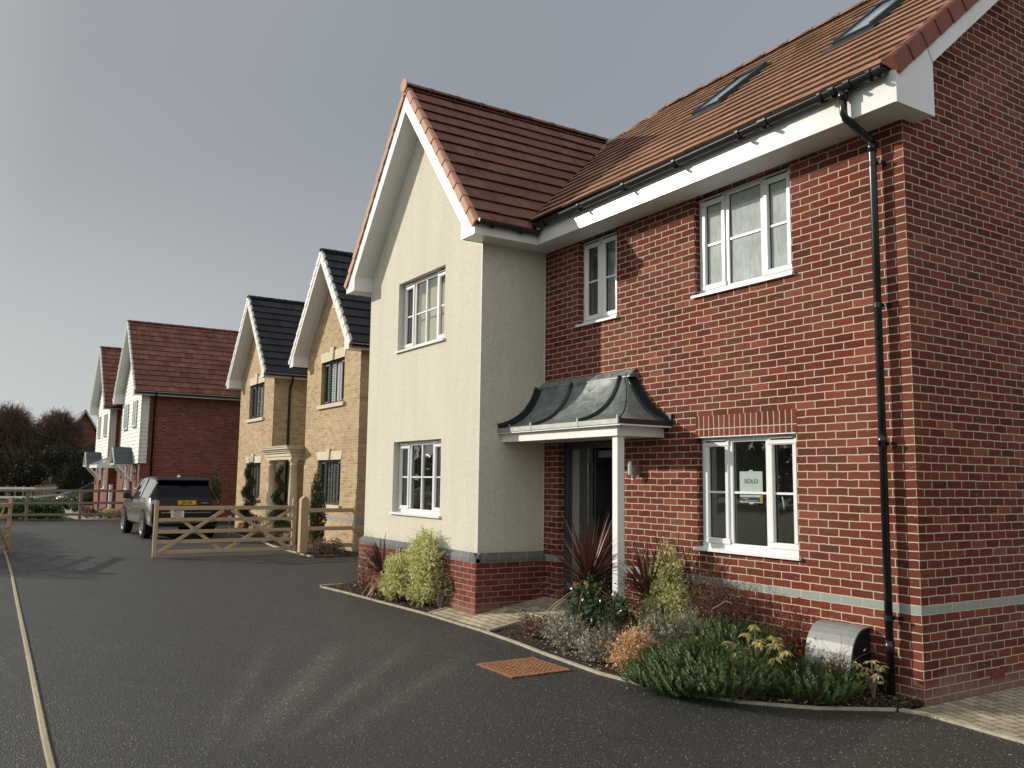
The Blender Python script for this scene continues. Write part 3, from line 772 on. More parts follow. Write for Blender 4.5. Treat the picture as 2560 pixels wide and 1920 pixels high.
def gutter_run(parent, A, B, r=0.060, brackets=None, name='gutter', endcap=(True, False)):
    A = Vector(A); B = Vector(B); d = (B - A).normalized(); s = d.cross(Vector((0, 0, 1))).normalized(); G = MB(); n = 11
    vs = []
    for p in (A, B):
        for rad in (r, r - 0.006):
            for j in range(n):
                a = pi * j / (n - 1)
                vs.append(p + s * (cos(a) * rad) - Vector((0, 0, 1)) * (sin(a) * rad))
    fs = []
    for j in range(n - 1):
        fs.append((j, j + 1, 2 * n + j + 1, 2 * n + j)); fs.append((n + j, 3 * n + j, 3 * n + j + 1, n + j + 1))
    fs.append((0, 2 * n, 3 * n, n)); fs.append((n - 1, 2 * n - 1, 4 * n - 1, 3 * n - 1))
    G.add(vs, fs)
    # rolled front lips
    for sg in (1, -1):
        G.tube([A + s * (r * sg), B + s * (r * sg)], 0.0075, 6)
    for f_, p, q in ((endcap[0], A, 1), (endcap[1], B, -1)):
        if f_:
            pts = [p + s * (cos(pi * j / 12) * (r + 0.008)) - Vector((0, 0, 1)) * (sin(pi * j / 12) * (r + 0.008)) for j in range(13)]
            G.prism([(0, 0)], lambda a, b, t_: p, 0, 0, caps=False) if False else None
            vs = [x for x in pts] + [x + d * (0.03 * q) for x in pts]
            m_ = len(pts)
            G.add(vs, [tuple(range(m_)), tuple(range(2 * m_ - 1, m_ - 1, -1))] + [(i, (i + 1) % m_, m_ + (i + 1) % m_, m_ + i) for i in range(m_)])
    g = G.build(name, M['black'], parent, smooth=False)
    if brackets:
        for (t_, wd) in brackets:
            Bk = MB(); p = A + d * t_
            pts = [(cos(a) * (r + 0.010), -sin(a) * (r + 0.010)) for a in [pi * j / 12 for j in range(13)]]
            inn = [(cos(a) * (r + 0.001), -sin(a) * (r + 0.001)) for a in [pi * j / 12 for j in range(13)]]
            vs = []
            for e in (-wd / 2, wd / 2):
                for (a, b) in pts: vs.append(p + d * e + s * a + Vector((0, 0, b)))
                for (a, b) in inn: vs.append(p + d * e + s * a + Vector((0, 0, b)))
            fs = []
            for j in range(12):
                fs.append((j, j + 1, 26 + j + 1, 26 + j)); fs.append((j, 13 + j, 13 + j + 1, j + 1)); fs.append((26 + j, 26 + j + 1, 39 + j + 1, 39 + j))
            Bk.add(vs, fs)
            Bk.beam(p + s * (-0.0) + Vector((0, 0, -r - 0.012)), p + s * (-r if s.dot(Vector((0, 1, 0))) < 0 else -r) + Vector((0, 0, -r - 0.03)), min(wd, 0.03), 0.02)
            Bk.build('bracket', M['black'], g)
    return g

def pipe(parent, pts, r=0.034, clips=(), side=(1, 0, 0), name='downpipe', sockets=()):
    P = MB(); P.tube(pts, r, 14)
    for z in sockets:
        x, y = pts[-1][0], pts[-1][1]; P.tube([(x, y, z - 0.05), (x, y, z + 0.05)], r + 0.006, 14)
    o = P.build(name, M['black'], parent, smooth=True)
    x, y = pts[-1][0], pts[-1][1]
    for z in clips:
        C = MB(); C.tube([(x, y, z - 0.022), (x, y, z + 0.022)], r + 0.006, 14)
        C.box(x + r, x + r + 0.045, y + 0.02, y + 0.034, z - 0.016, z + 0.016); C.box(x + r + 0.03, x + r + 0.05, y + 0.0, y + 0.079, z - 0.014, z + 0.014)
        C.build('clip', M['black'], o)
    return o

# ------------------------------------------------------------------ ground levels
KX = [-9.72, -8.78, -7.84, -7, -6.24, -5.43, -4.75, -3.94, -3.31, -2.26, -1.79, -1.36, -.83, -.39, -.04, .18, .42, .96]
KY = [-1.66, -1.57, -1.52, -1.47, -1.43, -1.43, -1.43, -1.48, -1.55, -1.62, -1.57, -1.47, -1.25, -.86, -.34, -.27, -.29, -.34]
def interp(x, xs, ys):
    if x <= xs[0]: return ys[0]
    for i in range(len(xs) - 1):
        if x <= xs[i + 1]: return ys[i] + (ys[i + 1] - ys[i]) * (x - xs[i]) / (xs[i + 1] - xs[i])
    return ys[-1]
def kerb_y(x): return interp(x, KX, KY)
def gz(x, y):
    k = kerb_y(x); hx = interp(x, [-9, -4, 0], [.22, .22, .03])
    if k > -.2: return 0.01
    t_ = min(1, max(0, (y - k) / (0 - k))); return .012 + t_ * hx

S_ = 'structure'
g = MB(); g.quad((-420, -420, -0.03), (420, -420, -0.03), (420, 420, -0.03), (-420, 420, -0.03))
tag(g.build('grass_ground', M['grass']), 'wide green lawn and fields lying around the houses', 'ground', kind=S_)
g = MB()
g.poly([(-34.9, -6.1, 0), (16, -13.5, 0), (16, 14, 0), (-34.9, 14, 0)])
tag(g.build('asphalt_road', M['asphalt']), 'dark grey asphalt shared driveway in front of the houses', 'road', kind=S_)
g = MB()
g.poly([(-0.03, -0.38, 0.004), (0.16, -0.8, 0.004), (.33, -1.24, 0.004), (.60, -2.02, 0.004), (1.05, -3.1, .004), (1.6, -4.6, 0.004), (2.4, -6.6, .004), (16, -6.6, 0.004), (16, -3, 0.004), (0.96, -0.36, 0.004), (.42, -.31, .004), (.18, -.29, .004)])
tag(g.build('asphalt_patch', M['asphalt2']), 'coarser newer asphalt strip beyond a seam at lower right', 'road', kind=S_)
g = MB()
g.poly([(0.02, -0.25, 0.008), (.18, -.22, .008), (.42, -.24, .008), (.96, -.30, .008), (4, -.95, .008), (9, -2.2, .008), (9, 10, .008), (0.02, 10, .008)])
tag(g.build('block_paving', M['paver2']), 'buff block paving beside the brick side wall', 'paving', kind=S_)
g = MB()
xs = [(-0.02, -.33), (.18, -.27), (.42, -.29), (.96, -.35), (4, -1.0), (9, -2.25)]
for a, b in zip(xs[:-1], xs[1:]):
    g.prism([(0, 0), (0, .022), (.05, .022), (.05, 0)], lambda p, q, t_, a=a, b=b: (a[0] + (b[0] - a[0]) * t_, a[1] + (b[1] - a[1]) * t_ + p, q), 0, 1)
tag(g.build('paving_kerb', M['kerb']), 'thin concrete edging between asphalt and block paving', 'kerb', kind=S_)
g = MB()
for i in range(len(KX) - 4):
    a = (KX[i], KY[i]); b = (KX[i + 1], KY[i + 1])
    g.prism([(-.017, 0), (-.017, .020), (.017, .024), (.017, 0)], lambda p, q, t_, a=a, b=b: (a[0] + (b[0] - a[0]) * t_, a[1] + (b[1] - a[1]) * t_ + p, q), 0, 1)
g.prism([(-.025, 0), (-.025, .045), (.025, .045), (.025, 0)], lambda p, q, t_: (-9.74 + p, -1.68 + (0.6) * t_, q), 0, 1)
tag(g.build('bed_kerb', M['kerb']), 'narrow pale edging strip round the planted beds', 'kerb', kind=S_)
# soil of the beds
g = MB(); random.seed(21)
nx = 150
for i in range(nx):
    xa = -9.7 + 9.7 * i / nx; xb = -9.7 + 9.7 * (i + 1) / nx
    for j in range(12):
        def pt(x, k):
            y0 = kerb_y(x) + .02; y = y0 + (0.05 - y0) * k / 12.0
            r_ = 0.0 if k == 0 else 0.012 * sin(x * 31 + k * 2.1) * cos(y * 23 + x * 7) - 0.008
            return (x, y, max(gz(x, y) - 0.0 + r_, 0.004))
        g.quad(pt(xa, j), pt(xb, j), pt(xb, j + 1), pt(xa, j + 1))
tag(g.build('soil_bed', M['soil'], smooth=True), 'dark soil of the planting bed along the house', 'soil', kind=S_)
# entrance path of concrete blocks
PL_ = [(-6.25, -1.41), (-6.26, -1.15), (-6.24, -.88), (-6.13, -.69), (-5.99, -.60), (-5.55, -.52)]
PR_ = [(-4.69, -1.41), (-4.69, -1.2), (-4.69, -.97), (-4.64, -.82), (-4.55, -.70), (-4.38, -.55), (-4.1, -.40), (-3.9, -.34)]
def edge_x(y, E_):
    for a, b in zip(E_[:-1], E_[1:]):
        if y <= b[1]: return a[0] + (b[0] - a[0]) * (y - a[1]) / (b[1] - a[1])
    return E_[-1][0]
g = MB(); n = 18
for i in range(n):
    ya = -1.41 + 1.55 * i / n; yb = -1.41 + 1.55 * (i + 1) / n
    z = lambda x, y: gz(x, min(y, 0)) + 0.016
    la, lb, ra, rb = edge_x(ya, PL_), edge_x(yb, PL_), edge_x(ya, PR_), edge_x(yb, PR_)
    for k in range(6):
        f0, f1 = k / 6, (k + 1) / 6
        p = lambda l, r, f, y: (l + (r - l) * f, y, z(l + (r - l) * f, y))
        g.quad(p(la, ra, f0, ya), p(la, ra, f1, ya), p(lb, rb, f1, yb), p(lb, rb, f0, yb))
tag(g.build('path', M['paver']), 'buff block path leading up to the front door', 'path', kind=S_)
g = MB()
for E_ in (PL_, PR_):
    for a, b in zip(E_[:-1], E_[1:]):
        za, zb = gz(*a), gz(*b)
        g.prism([(-.02, -.03), (-.02, .027), (.02, .027), (.02, -.03)], lambda p, q, t_, a=a, b=b, za=za, zb=zb: (a[0] + (b[0] - a[0]) * t_ + p, a[1] + (b[1] - a[1]) * t_, za + (zb - za) * t_ + q), 0, 1)
g.prism([(-.02, 0), (-.02, .025), (.02, .025), (.02, 0)], lambda p, q, t_: (-5.95 + 1.35 * t_, -.64 + p - .04 * t_, gz(-5, -.66) + q), 0, 1)
tag(g.build('path_edging', M['kerb']), 'thin pale edging on both sides of the front path', 'kerb', kind=S_)

# timber edging board on the left
EB = [(-19.6, -5.92), (-14.1, -5.99), (-9.5, -6.09), (-5.65, -6.17), (-2.5, -6.24), (4.5, -6.34)]
g = MB()
for a, b in zip(EB[:-1], EB[1:]):
    g.prism([(-.021, 0), (-.021, .014), (-.012, .017), (.014, .016), (.021, .013), (.021, 0)], lambda p, q, t_, a=a, b=b: (a[0] + (b[0] - a[0]) * t_, a[1] + (b[1] - a[1]) * t_ + p, q), 0, 1)
tag(g.build('edging_board', M['wood_board'], org=(-8, -6.1, 0)), 'long pale timber edging strip set in the asphalt at lower left', 'edging board')

# manhole
mh = thing('drain_cover', 'square rusty iron drain cover with raised lattice in the asphalt', 'drain cover', (-2.86, -2.1, 0))
g = MB(); cx, cy, hw = -2.86, -2.1, .315
g.box(cx - hw, cx + hw, cy - hw, cy + hw, 0.0, .005)
g.build('cover_plate', M['rust'], mh)
g = MB(); nn = 11
for i in range(nn + 1):
    t_ = -hw + 2 * hw * i / nn
    w_ = .012 if 0 < i < nn else .02
    g.box(cx + t_ - w_, cx + t_ + w_, cy - hw - .01, cy + hw + .01, .005, .012 + (0.001 if i % 2 else 0))
for i in range(nn + 1):
    t_ = -hw + 2 * hw * i / nn; w_ = .012 if 0 < i < nn else .02
    g.box(cx - hw - .012, cx + hw + .012, cy + t_ - w_, cy + t_ + w_, .0052, .0115 + (0.001 if i % 2 else 0))
g.build('raised_lattice', M['rust'], mh)
g = MB()
for i in range(nn):
    for j in range(nn):
        a = cx - hw + 2 * hw * (i + .5) / nn; b = cy - hw + 2 * hw * (j + .5) / nn
        g.box(a - .016, a + .016, b - .016, b + .016, .005, .0056)
tag(g.build('recess_infill', M['dark_gap'], mh), kind='stuff')  # near-black squares between the lattice bars
g = MB(); hw2 = hw + .03
for (a, b, c, d) in ((cx - hw2, cx + hw2, cy - hw2, cy - hw - .012), (cx - hw2, cx + hw2, cy + hw + .012, cy + hw2), (cx - hw2, cx - hw - .012, cy - hw, cy + hw), (cx + hw + .012, cx + hw2, cy - hw, cy + hw)):
    g.box(a, b, c, d, 0, .0045)
g.build('rim', M['asphalt2'], mh)

# ------------------------------------------------------------------ the brick house
H1 = thing('brick_house', 'large red brick house with cream rendered gable and clay red roof', 'house', (-4, 2, 0))
SOF = 5.05
ops = [(-4.80, -3.995, 3.905, 5.045), (-2.605, -1.245, 3.915, 5.045), (-2.605, -1.245, 1.12, 2.315), (-5.24, -3.93, 0.0, 2.335)]
b = MB()
wall_front(b, -5.6, 0, 0, SOF + .03, 0, ops)
b.quad((0, 0, 0), (0, 6.8, 0), (0, 6.8, 5.3), (0, 0, 5.3))
b.poly([(0, 0, 5.3), (0, 6.8, 5.3), (0, 3.2, 8.3), (0, -0.02 + 0.02, 5.36)])
b.quad((0, 6.8, 0), (-10.2, 6.8, 0), (-10.2, 6.8, 5.3), (0, 6.8, 5.3))
b.quad((-10.2, 6.8, 0), (-10.2, 0, 0), (-10.2, 0, 5.3), (-10.2, 6.8, 5.3))
b.quad((-10.2, 0, 0), (-9.45, 0, 0), (-9.45, 0, 5.3), (-10.2, 0, 5.3))
b.build('brick_wall', M['brick'], H1)
b = MB(); b.box(-2.615, -1.235, -.003, .01, 2.318, 2.543)
b.build('soldier_course', M['brick_soldier'], H1)
b = MB(); b.box(-2.61, -1.24, -.012, .06, 2.306, 2.316); b.build('lintel_edge', M['upvc'], H1)
# air brick on the side wall
b = MB()
b.box(0.0, .004, .985, 1.215, .115, .19)
for i in range(4): b.box(.004, .009, .99, 1.21, .122 + i * .018, .130 + i * .018)
b.build('air_brick', M['airbrick'], H1)
# rendered gable wing
GX0, GX1, GY, GC = -9.45, -5.6, -1.05, -7.525
RTg = lambda x: 7.97 - 1.207 * abs(x - GC)
b = MB()
gops = [(-8.30, -6.68, 3.87, 4.98), (-8.34, -6.70, 1.30, 2.405)]
wall_front(b, GX0, GX1, .80, SOF, GY, gops, reveal=.10)
b.poly([(GX0, GY, SOF), (GX1, GY, SOF), (GX1, GY, RTg(GX1) - .3), (GC, GY, RTg(GC) - .3), (GX0, GY, RTg(GX0) - .3)])
b.quad((GX1, GY, .8), (GX1, 0, .8), (GX1, 0, SOF + .05), (GX1, GY, SOF + .05))
b.quad((GX0, 0, .8), (GX0, GY, .8), (GX0, GY, SOF + .05), (GX0, 0, SOF + .05))
b.build('render_wall', M['render'], H1)
b = MB()   # corner beads
b.box(GX1 - .008, GX1 + .003, GY - .003, GY + .008, .86, SOF); b.box(GX1 - .001, GX1 + .006, -.012, .0, .86, SOF)
b.build('corner_bead', M['soffit'], H1)
b = MB(); b.box(GX0 - .06, GX1 + .06, GY - .06, 0, 0, .735)
b.build('brick_plinth', M['brick_plinth'], H1)
b = MB()
o_ = .062
prof = [(0, .737), (0, .785), (.012, .80), (o_ + .004, .862), (o_ + .004, .737)]
b.prism(prof, lambda p, q, t_: (GX0 - o_ + (GX1 - GX0 + 2 * o_) * t_, GY - o_ + p, q), 0, 1)
b.prism(prof, lambda p, q, t_: (GX1 + o_ - p, GY - o_ + .002 + (-GY + o_ - .004) * t_, q - .001), 0, 1)
b.build('sloped_coping', M['coping'], H1)
# windows
L3 = [(1.0, 'c'), (1.35, 'f'), (1.0, 'c')]
window(H1, -4.80, -3.995, 3.905, 5.045, 0, [(1, 'c'), (1, 'c')], curtain=[('drape', 'curtain', .46, .86), ('drape', 'curtain_grey', .0, .12)], label='narrow upper window over the door')
window(H1, -2.605, -1.245, 3.915, 5.045, 0, L3, glass='glass_wet', room='room_pale', curtain=[('blind', 'curtain_grey', .80)], label='wide upper window with misted glass')
window(H1, -2.605, -1.245, 1.12, 2.315, 0, L3, room='room', curtain=[('drape', 'curtain_grey', .17, .24), ('drape', 'curtain_grey', .62, .68)], handle=True, label='ground floor window with a notice behind the glass')
window(H1, -8.30, -6.68, 3.87, 4.98, GY, [(.9, 'c'), (2, 'v'), (.9, 'c')], reveal=.10, room='room_pale', curtain=[('full', 'curtain_cream')], label='upper window of the rendered gable with cream blind')
window(H1, -8.34, -6.70, 1.30, 2.405, GY, [(.9, 'c'), (2, 'v'), (.9, 'c')], reveal=.10, curtain=[('drape', 'curtain_grey', .0, .16), ('drape', 'curtain_grey', .84, 1.0)], label='lower window of the rendered gable')
# front door: frame, sidelight, open leaf, hall
D_ = MB(); y0, y1 = .09, .16
x0, x1, z0, z1 = -5.235, -3.935, .20, 2.33
D_.bbox(x0, x0 + .07, y0, y1, z0, z1); D_.bbox(x1 - .07, x1, y0, y1, z0, z1); D_.bbox(x0 + .07, x1 - .07, y0, y1, z1 - .08, z1); D_.bbox(x0 + .07, x1 - .07, y0, y1, z0, z0 + .05)
D_.bbox(-4.90, -4.70, y0 + .001, y1 - .001, z0 + .05, z1 - .08)
D_.box(x0 + .07, -5.09, y0 + .01, y1 - .01, z0 + .05, z1 - .08)
df = D_.build('front_door', M['grey_frame'], H1)
b = MB(); b.box(-5.09, -4.90, .115, .125, z0 + .05, z1 - .08); b.build('sidelight_pane', M['frosted'], df)
b = MB()
b.prism([(0, 0), (0, .05), (.95, .05), (.95, 0)], lambda p, q, t_: (-4.69 + p * .12 + q * .99, .17 + p * .99 - q * .12, z0 + .03 + (z1 - z0 - .12) * t_), 0, 1)
b.build('door_leaf', M['grey_frame'], df)
b = MB(); b.box(-4.699, -4.688, .085, .155, z0 + .05, z1 - .08)
for z in (.55, 1.25, 1.95): b.box(-4.700, -4.684, .078, .16, z, z + .09)
b.build('lock_strip', M['steel'], df)
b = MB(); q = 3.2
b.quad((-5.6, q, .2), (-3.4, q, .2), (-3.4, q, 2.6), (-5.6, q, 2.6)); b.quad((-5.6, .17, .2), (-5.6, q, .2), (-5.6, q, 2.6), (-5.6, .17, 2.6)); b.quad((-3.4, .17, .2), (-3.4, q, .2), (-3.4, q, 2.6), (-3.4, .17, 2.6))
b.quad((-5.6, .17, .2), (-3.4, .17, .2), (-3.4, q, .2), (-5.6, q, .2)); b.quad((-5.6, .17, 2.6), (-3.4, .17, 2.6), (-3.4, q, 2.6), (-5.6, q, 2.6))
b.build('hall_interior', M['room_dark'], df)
b = MB(); b.box(-4.66, -4.02, .20, .22, 2.13, 2.22); b.box(-4.10, -4.02, .20, .22, .25, 2.13)
b.build('inner_lining', M['curtain_grey'], df)
b = MB(); b.box(-5.24, -3.93, -.04, .09, .17, .225); b.build('threshold', M['galv'], df)
b = MB(); b.tube([(-4.06, .18, 1.15), (-4.06, .18, 1.30)], .008, 8); b.build('handle', M['steel'], df)

# fascias, soffits, boxed ends
b = MB()
b.box(-5.27, .185, -.38, -.36, SOF, 5.34)
b.box(-1.765, -1.755, -.383, -.36, SOF + .002, 5.30); b.cut()
b.box(-5.27, -5.25, -1.38, -.38, SOF, 5.215); b.cut()
b.box(-9.80, -9.78, -1.38, .6, SOF, 5.20)
b.build('fascia', M['upvc'], H1)
b = MB()
b.quad((-5.25, -.36, SOF + .004), (.19, -.36, SOF + .004), (.19, 0, SOF + .004), (-5.25, 0, SOF + .004))
b.quad((0, 0, SOF + .0045), (.19, 0, SOF + .0045), (.19, .166, SOF + .0045), (0, .166, SOF + .0045)); b.cut()
b.quad((-5.6, -1.37, SOF + .004), (-5.25, -1.37, SOF + .004), (-5.25, 0, SOF + .004), (-5.6, 0, SOF + .004)); b.cut()
b.quad((-9.79, -1.37, SOF + .004), (-9.45, -1.37, SOF + .004), (-9.45, 0, SOF + .004), (-9.79, 0, SOF + .004))
b.build('soffit', M['soffit'], H1)
# main roof boxed end + barge board (side facing +x)
PZ = lambda y: 5.40 + .83 * (y + .4)
b = MB()
b.prism([(-.38, SOF - .004), (.17, SOF - .004), (.17, PZ(.17) - .09), (-.38, PZ(-.38) - .09)], lambda p, q, t_: (t_, p, q), .186, .206)
b.box(.0, .186, .150, .168, SOF, 5.6)
b.build('box_end', M['upvc'], H1)
b = MB()
bb = lambda y: 5.54 + .83 * (y - .166)
b.prism([(.172, bb(.172)), (3.2, bb(3.2)), (3.2, PZ(3.2) - .09), (.172, PZ(.172) - .09)], lambda p, q, t_: (t_, p, q), .183, .203)
b.prism([(3.2, bb(3.2)), (6.8, bb(3.2) - .83 * 3.6), (6.8, PZ(3.2) - .09 - .83 * 3.6), (3.2, PZ(3.2) - .09)], lambda p, q, t_: (t_, p, q), .183, .203)
b.quad((0, .16, bb(.16) + .012), (.19, .16, bb(.16) + .012), (.19, 3.2, bb(3.2) + .012), (0, 3.2, bb(3.2) + .012))
b.build('barge_board', M['upvc'], H1)
# gable barge boards and boxes
def gable_trim(parent, cx, hw_wall, hw_box, yw, yb, RT, zs, bw=.30, mat='upvc', top=.10, ret=0.6, thick=.022):
    b_ = MB()
    for s in (-1, 1):
        xw, xb = cx + s * hw_wall, cx + s * hw_box
        za = lambda x: RT(x) - top
        zb = lambda x: RT(x) - top - bw
        # sloping board from the apex to the box
        pts = [(cx, za(cx)), (xb, za(xb)), (xb, zs - .004), (xw - s * .02, zs - .004), (xw - s * .02, zb(xw - s * .02)), (cx, zb(cx))]
        if s < 0: pts = pts[::-1]
        b_.prism(pts, lambda p, q, t_: (p, t_, q), yb, yb + thick)
    o1 = b_.build('barge_board', M[mat], parent)
    b_ = MB()
    for s in (-1, 1):
        xw, xb = cx + s * hw_wall, cx + s * hw_box
        xi = xw - s * .02
        zb = lambda x: RT(x) - top - bw + .02
        b_.quad((cx, yb + .02, zb(cx)), (xi, yb + .02, zb(xi)), (xi, yw, zb(xi)), (cx, yw, zb(cx)))
        # inner cheek and outer return of the box
        b_.quad((xi, yb + .02, zs), (xi, yw, zs), (xi, yw, zb(xi)), (xi, yb + .02, zb(xi)))
    b_.build('verge_soffit', M['soffit'], parent)
gable_trim(H1, GC, 1.925, 2.255, GY, -1.38, RTg, SOF)

# roofs
rf = MB()
cph = 1 / sqrt(1 + .83 * .83)
def rng_main(v0, v1):
    y = -.42 + v0 * cph
    if y > 3.2 - .06: return None
    vt = None
    if -.42 + v1 * cph > 3.2: vt = 3.62 / cph
    return (max(0.0, (y + .4)), 10.28, vt)
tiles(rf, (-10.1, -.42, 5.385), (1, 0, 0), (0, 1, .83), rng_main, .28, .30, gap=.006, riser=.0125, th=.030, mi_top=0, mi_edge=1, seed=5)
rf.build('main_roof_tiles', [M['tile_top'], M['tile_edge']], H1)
rf = MB()
rf.quad((-10.1, 6.8, 5.38), (.2, 6.8, 5.38), (.2, 3.2, 8.38), (-6.5, 3.2, 8.38)); rf.poly([(-10.1, -.4, 5.38), (-10.1, 6.8, 5.38), (-6.5, 3.2, 8.38)])
rf.quad((-10.08, -.38, 5.36), (.19, -.38, 5.36), (.19, 3.2, 8.345), (-6.5, 3.2, 8.345))
rf.build('rear_roof', M['tile_gable'], H1)
gf = MB()
NV = 1.207; cg = 1 / sqrt(1 + NV * NV)
def rng_g(ulen, u0=0.0):
    def f(v0, v1):
        tot_ = 2.31 / cg
        if v0 > tot_ - .06: return None
        return (u0, ulen, tot_ if v1 > tot_ else None)
    return f
tiles(gf, (GC + 2.31, -1.37, RTg(GC + 2.31)), (0, 1, 0), (-1, 0, NV), rng_g(4.4), .29, .30, riser=.026, th=.022, mi_top=0, mi_edge=1, seed=8)
tiles(gf, (GC - 2.31, -1.37, RTg(GC - 2.31)), (0, 1, 0), (1, 0, NV), rng_g(4.4), .29, .30, riser=.026, th=.022, mi_top=0, mi_edge=1, seed=9)
gf.build('gable_roof_tiles', [M['tile_gable'], M['tile_edge_dark']], H1)
gf = MB()
for s in (1, -1): gf.quad((GC + s * 2.3, -1.36, RTg(GC + 2.3) - .02), (GC + s * 2.3, 3.0, RTg(GC + 2.3) - .02), (GC, 3.0, RTg(GC) - .02), (GC, -1.36, RTg(GC) - .02))
gf.build('gable_underlay', M['soffit'], H1)
b = MB(); ridge_run(b, (.22, 3.2, 8.40), (-6.5, 3.2, 8.40)); ridge_run(b, (-6.5, 3.2, 8.40), (-10.1, -.4, 5.42)); b.build('ridge_tiles', M['ridge'], H1, smooth=True)
b = MB(); ridge_run(b, (GC, -1.42, 7.995), (GC, 2.8, 7.995), r=.12)
b.build('gable_ridge_tiles', M['tile_gable'], H1, smooth=True)
b = MB(); b.tube([(GC, -1.425, 7.985), (GC, -1.41, 7.985)], .108, 24); b.build('ridge_end_cap', M['verge'], H1)
b = MB(); verge_run(b, (.216, -.42, 5.385), (0, 1, .83), (1, 0, 0), (0, -.83, 1), 3.62 / cph, .28, w=.10, drop=.115, top=.045, seed=2, step=.012); b.build('verge_caps', M['verge_red'], H1)
b = MB()
for s in (1, -1):
    verge_run(b, (GC + s * 2.31, -1.398, RTg(GC + 2.31)), (-s, 0, NV), (0, -1, 0), (s * NV, 0, 1), 2.26 / cg, .29, w=.08, drop=.075, top=.035, seed=4 + s)
b.build('gable_verge_caps', M['verge'], H1)
b = MB()
va = Vector((-5.12, -.50, 5.13)); vb = Vector((GC, 2.73, 8.02))
for off, rr in ((0.0, .014),):
    b.tube([va + Vector((.02, .02, .10)), vb + Vector((.05, -.02, .03))], rr, 6)
b.build('valley_trim', M['lead_pale'], H1)
b = MB(); b.add([(GC - .25, 2.5, 8.03), (GC + .35, 2.55, 7.86), (GC + .25, 2.85, 8.13), (GC - .25, 2.85, 8.13)], [(0, 1, 2, 3)]); b.build('saddle_flashing', M['lead_pale'], H1)
# skylights
def skylight(cx, ya, wd, ln, label):
    Nn = Vector((0, -.83, 1)).normalized(); V = Vector((0, 1, .83)).normalized(); U = Vector((1, 0, 0))
    O = Vector((cx - wd / 2, ya, PZ(ya) - .015))
    P = lambda u, v, h: O + U * u + V * v + Nn * h
    def bx(mb, u0, u1, v0, v1, h0, h1):
        mb.add([P(u0, v0, h0), P(u1, v0, h0), P(u1, v1, h0), P(u0, v1, h0), P(u0, v0, h1), P(u1, v0, h1), P(u1, v1, h1), P(u0, v1, h1)],
               [(0, 3, 2, 1), (4, 5, 6, 7), (0, 1, 5, 4), (1, 2, 6, 5), (2, 3, 7, 6), (3, 0, 4, 7)])
    F = MB(); f = .055
    bx(F, 0, wd, 0, f, .0, .085); bx(F, 0, wd, ln - f - .06, ln, .0, .11); bx(F, 0, f, f, ln - f - .06, .0, .10); bx(F, wd - f, wd, f, ln - f - .06, .0, .10)
    sk = F.build('skylight', M['grey_frame'], H1); sk['label'] = label
    G = MB(); G.add([P(f, f, .075), P(wd - f, f, .075), P(wd - f, ln - f - .06, .075), P(f, ln - f - .06, .075)], [(0, 1, 2, 3)]); G.build('pane', M['glass_sky'], sk)
    A = MB(); A.add([P(-.08, -.16, .052), P(wd + .08, -.16, .052), P(wd + .05, .01, .062), P(-.05, .01, .062)], [(0, 1, 2, 3)]); bx(A, -.05, -.002, 0, ln + .03, .0, .062); bx(A, wd + .002, wd + .05, 0, ln + .03, .0, .062)
    A.build('apron_flashing', M['lead_dark'], sk)
M['glass_sky'] = simple('painted_sky_glass', (0.34, 0.39, 0.43), 0.08, 0.9, var=0.05)  # pale blue sky reflection put into the base colour of the panes
skylight(-3.62, 1.26, .52, 1.22, 'skylight farther from the verge')
skylight(-1.38, 1.30, .52, 1.22, 'skylight nearer the verge')
# gutters and downpipe
gt = gutter_run(H1, (.15, -.452, 5.352), (-5.20, -.452, 5.30), brackets=[(d_, .035) for d_ in (.12, .63, 1.62, 2.55, 3.42, 4.3, 5.1)] + [(.05, .05), (.34, .06), (.50, .06), (1.30, .10)], endcap=(True, False))
gutter_run(H1, (-5.192, -.40, 5.215), (-5.192, -1.37, 5.225), brackets=[(.3, .035), (.75, .035)], endcap=(False, True))
b = MB(); b.beam((.2065, .10, 5.655), (.2065, .168, 5.545), .002, .006, up=(1, 0, 0)); b.build('board_joint', M['dark_gap'], H1)
pipe(H1, [(-.27, -.447, 5.30), (-.27, -.447, 5.10), (-.268, -.43, 5.055), (-.252, -.10, 4.925), (-.25, -.082, 4.88), (-.25, -.082, .06)], clips=(4.70, 3.40, 2.17, .69), sockets=(4.86, 2.2, .45))
b = MB(); b.tube([(-.27, -.449, 5.30), (-.27, -.449, 5.22)], .045, 14); b.build('gutter_outlet', M['black'], H1, smooth=True)

# canopy
cp_t = [(-.10, 3.10), (-.155, 2.96), (-.215, 2.85), (-.29, 2.755), (-.38, 2.675), (-.48, 2.61), (-.59, 2.56), (-.68, 2.53), (-.765, 2.512)]
cp_x = [-3.70, -3.60, -3.52, -3.44, -3.35, -3.26, -3.17, -3.09, -3.02]
cx0 = -5.598
C_ = MB()
for i in range(8):
    (ya, za), (yb, zb) = cp_t[i], cp_t[i + 1]
    for k in range(6):
        f0, f1 = k / 6, (k + 1) / 6
        C_.quad((cx0 + (cp_x[i + 1] - cx0) * f0, yb, zb), (cx0 + (cp_x[i + 1] - cx0) * f1, yb, zb), (cx0 + (cp_x[i] - cx0) * f1, ya, za), (cx0 + (cp_x[i] - cx0) * f0, ya, za))
    C_.quad((cp_x[i + 1], yb, zb), (cp_x[i + 1], 0, zb), (cp_x[i], 0, za), (cp_x[i], ya, za))
can = C_.build('canopy', M['lead'], H1, smooth=True, recalc=True); can['label'] = 'bell-shaped dark grey sheet canopy over the front door'
b = MB()
for xx in (-4.80, -3.80):
    b.tube([(xx, y - .006, z + .006) for i, (y, z) in enumerate(cp_t) if not (xx > cp_x[i])], .030, 8); b.cut()
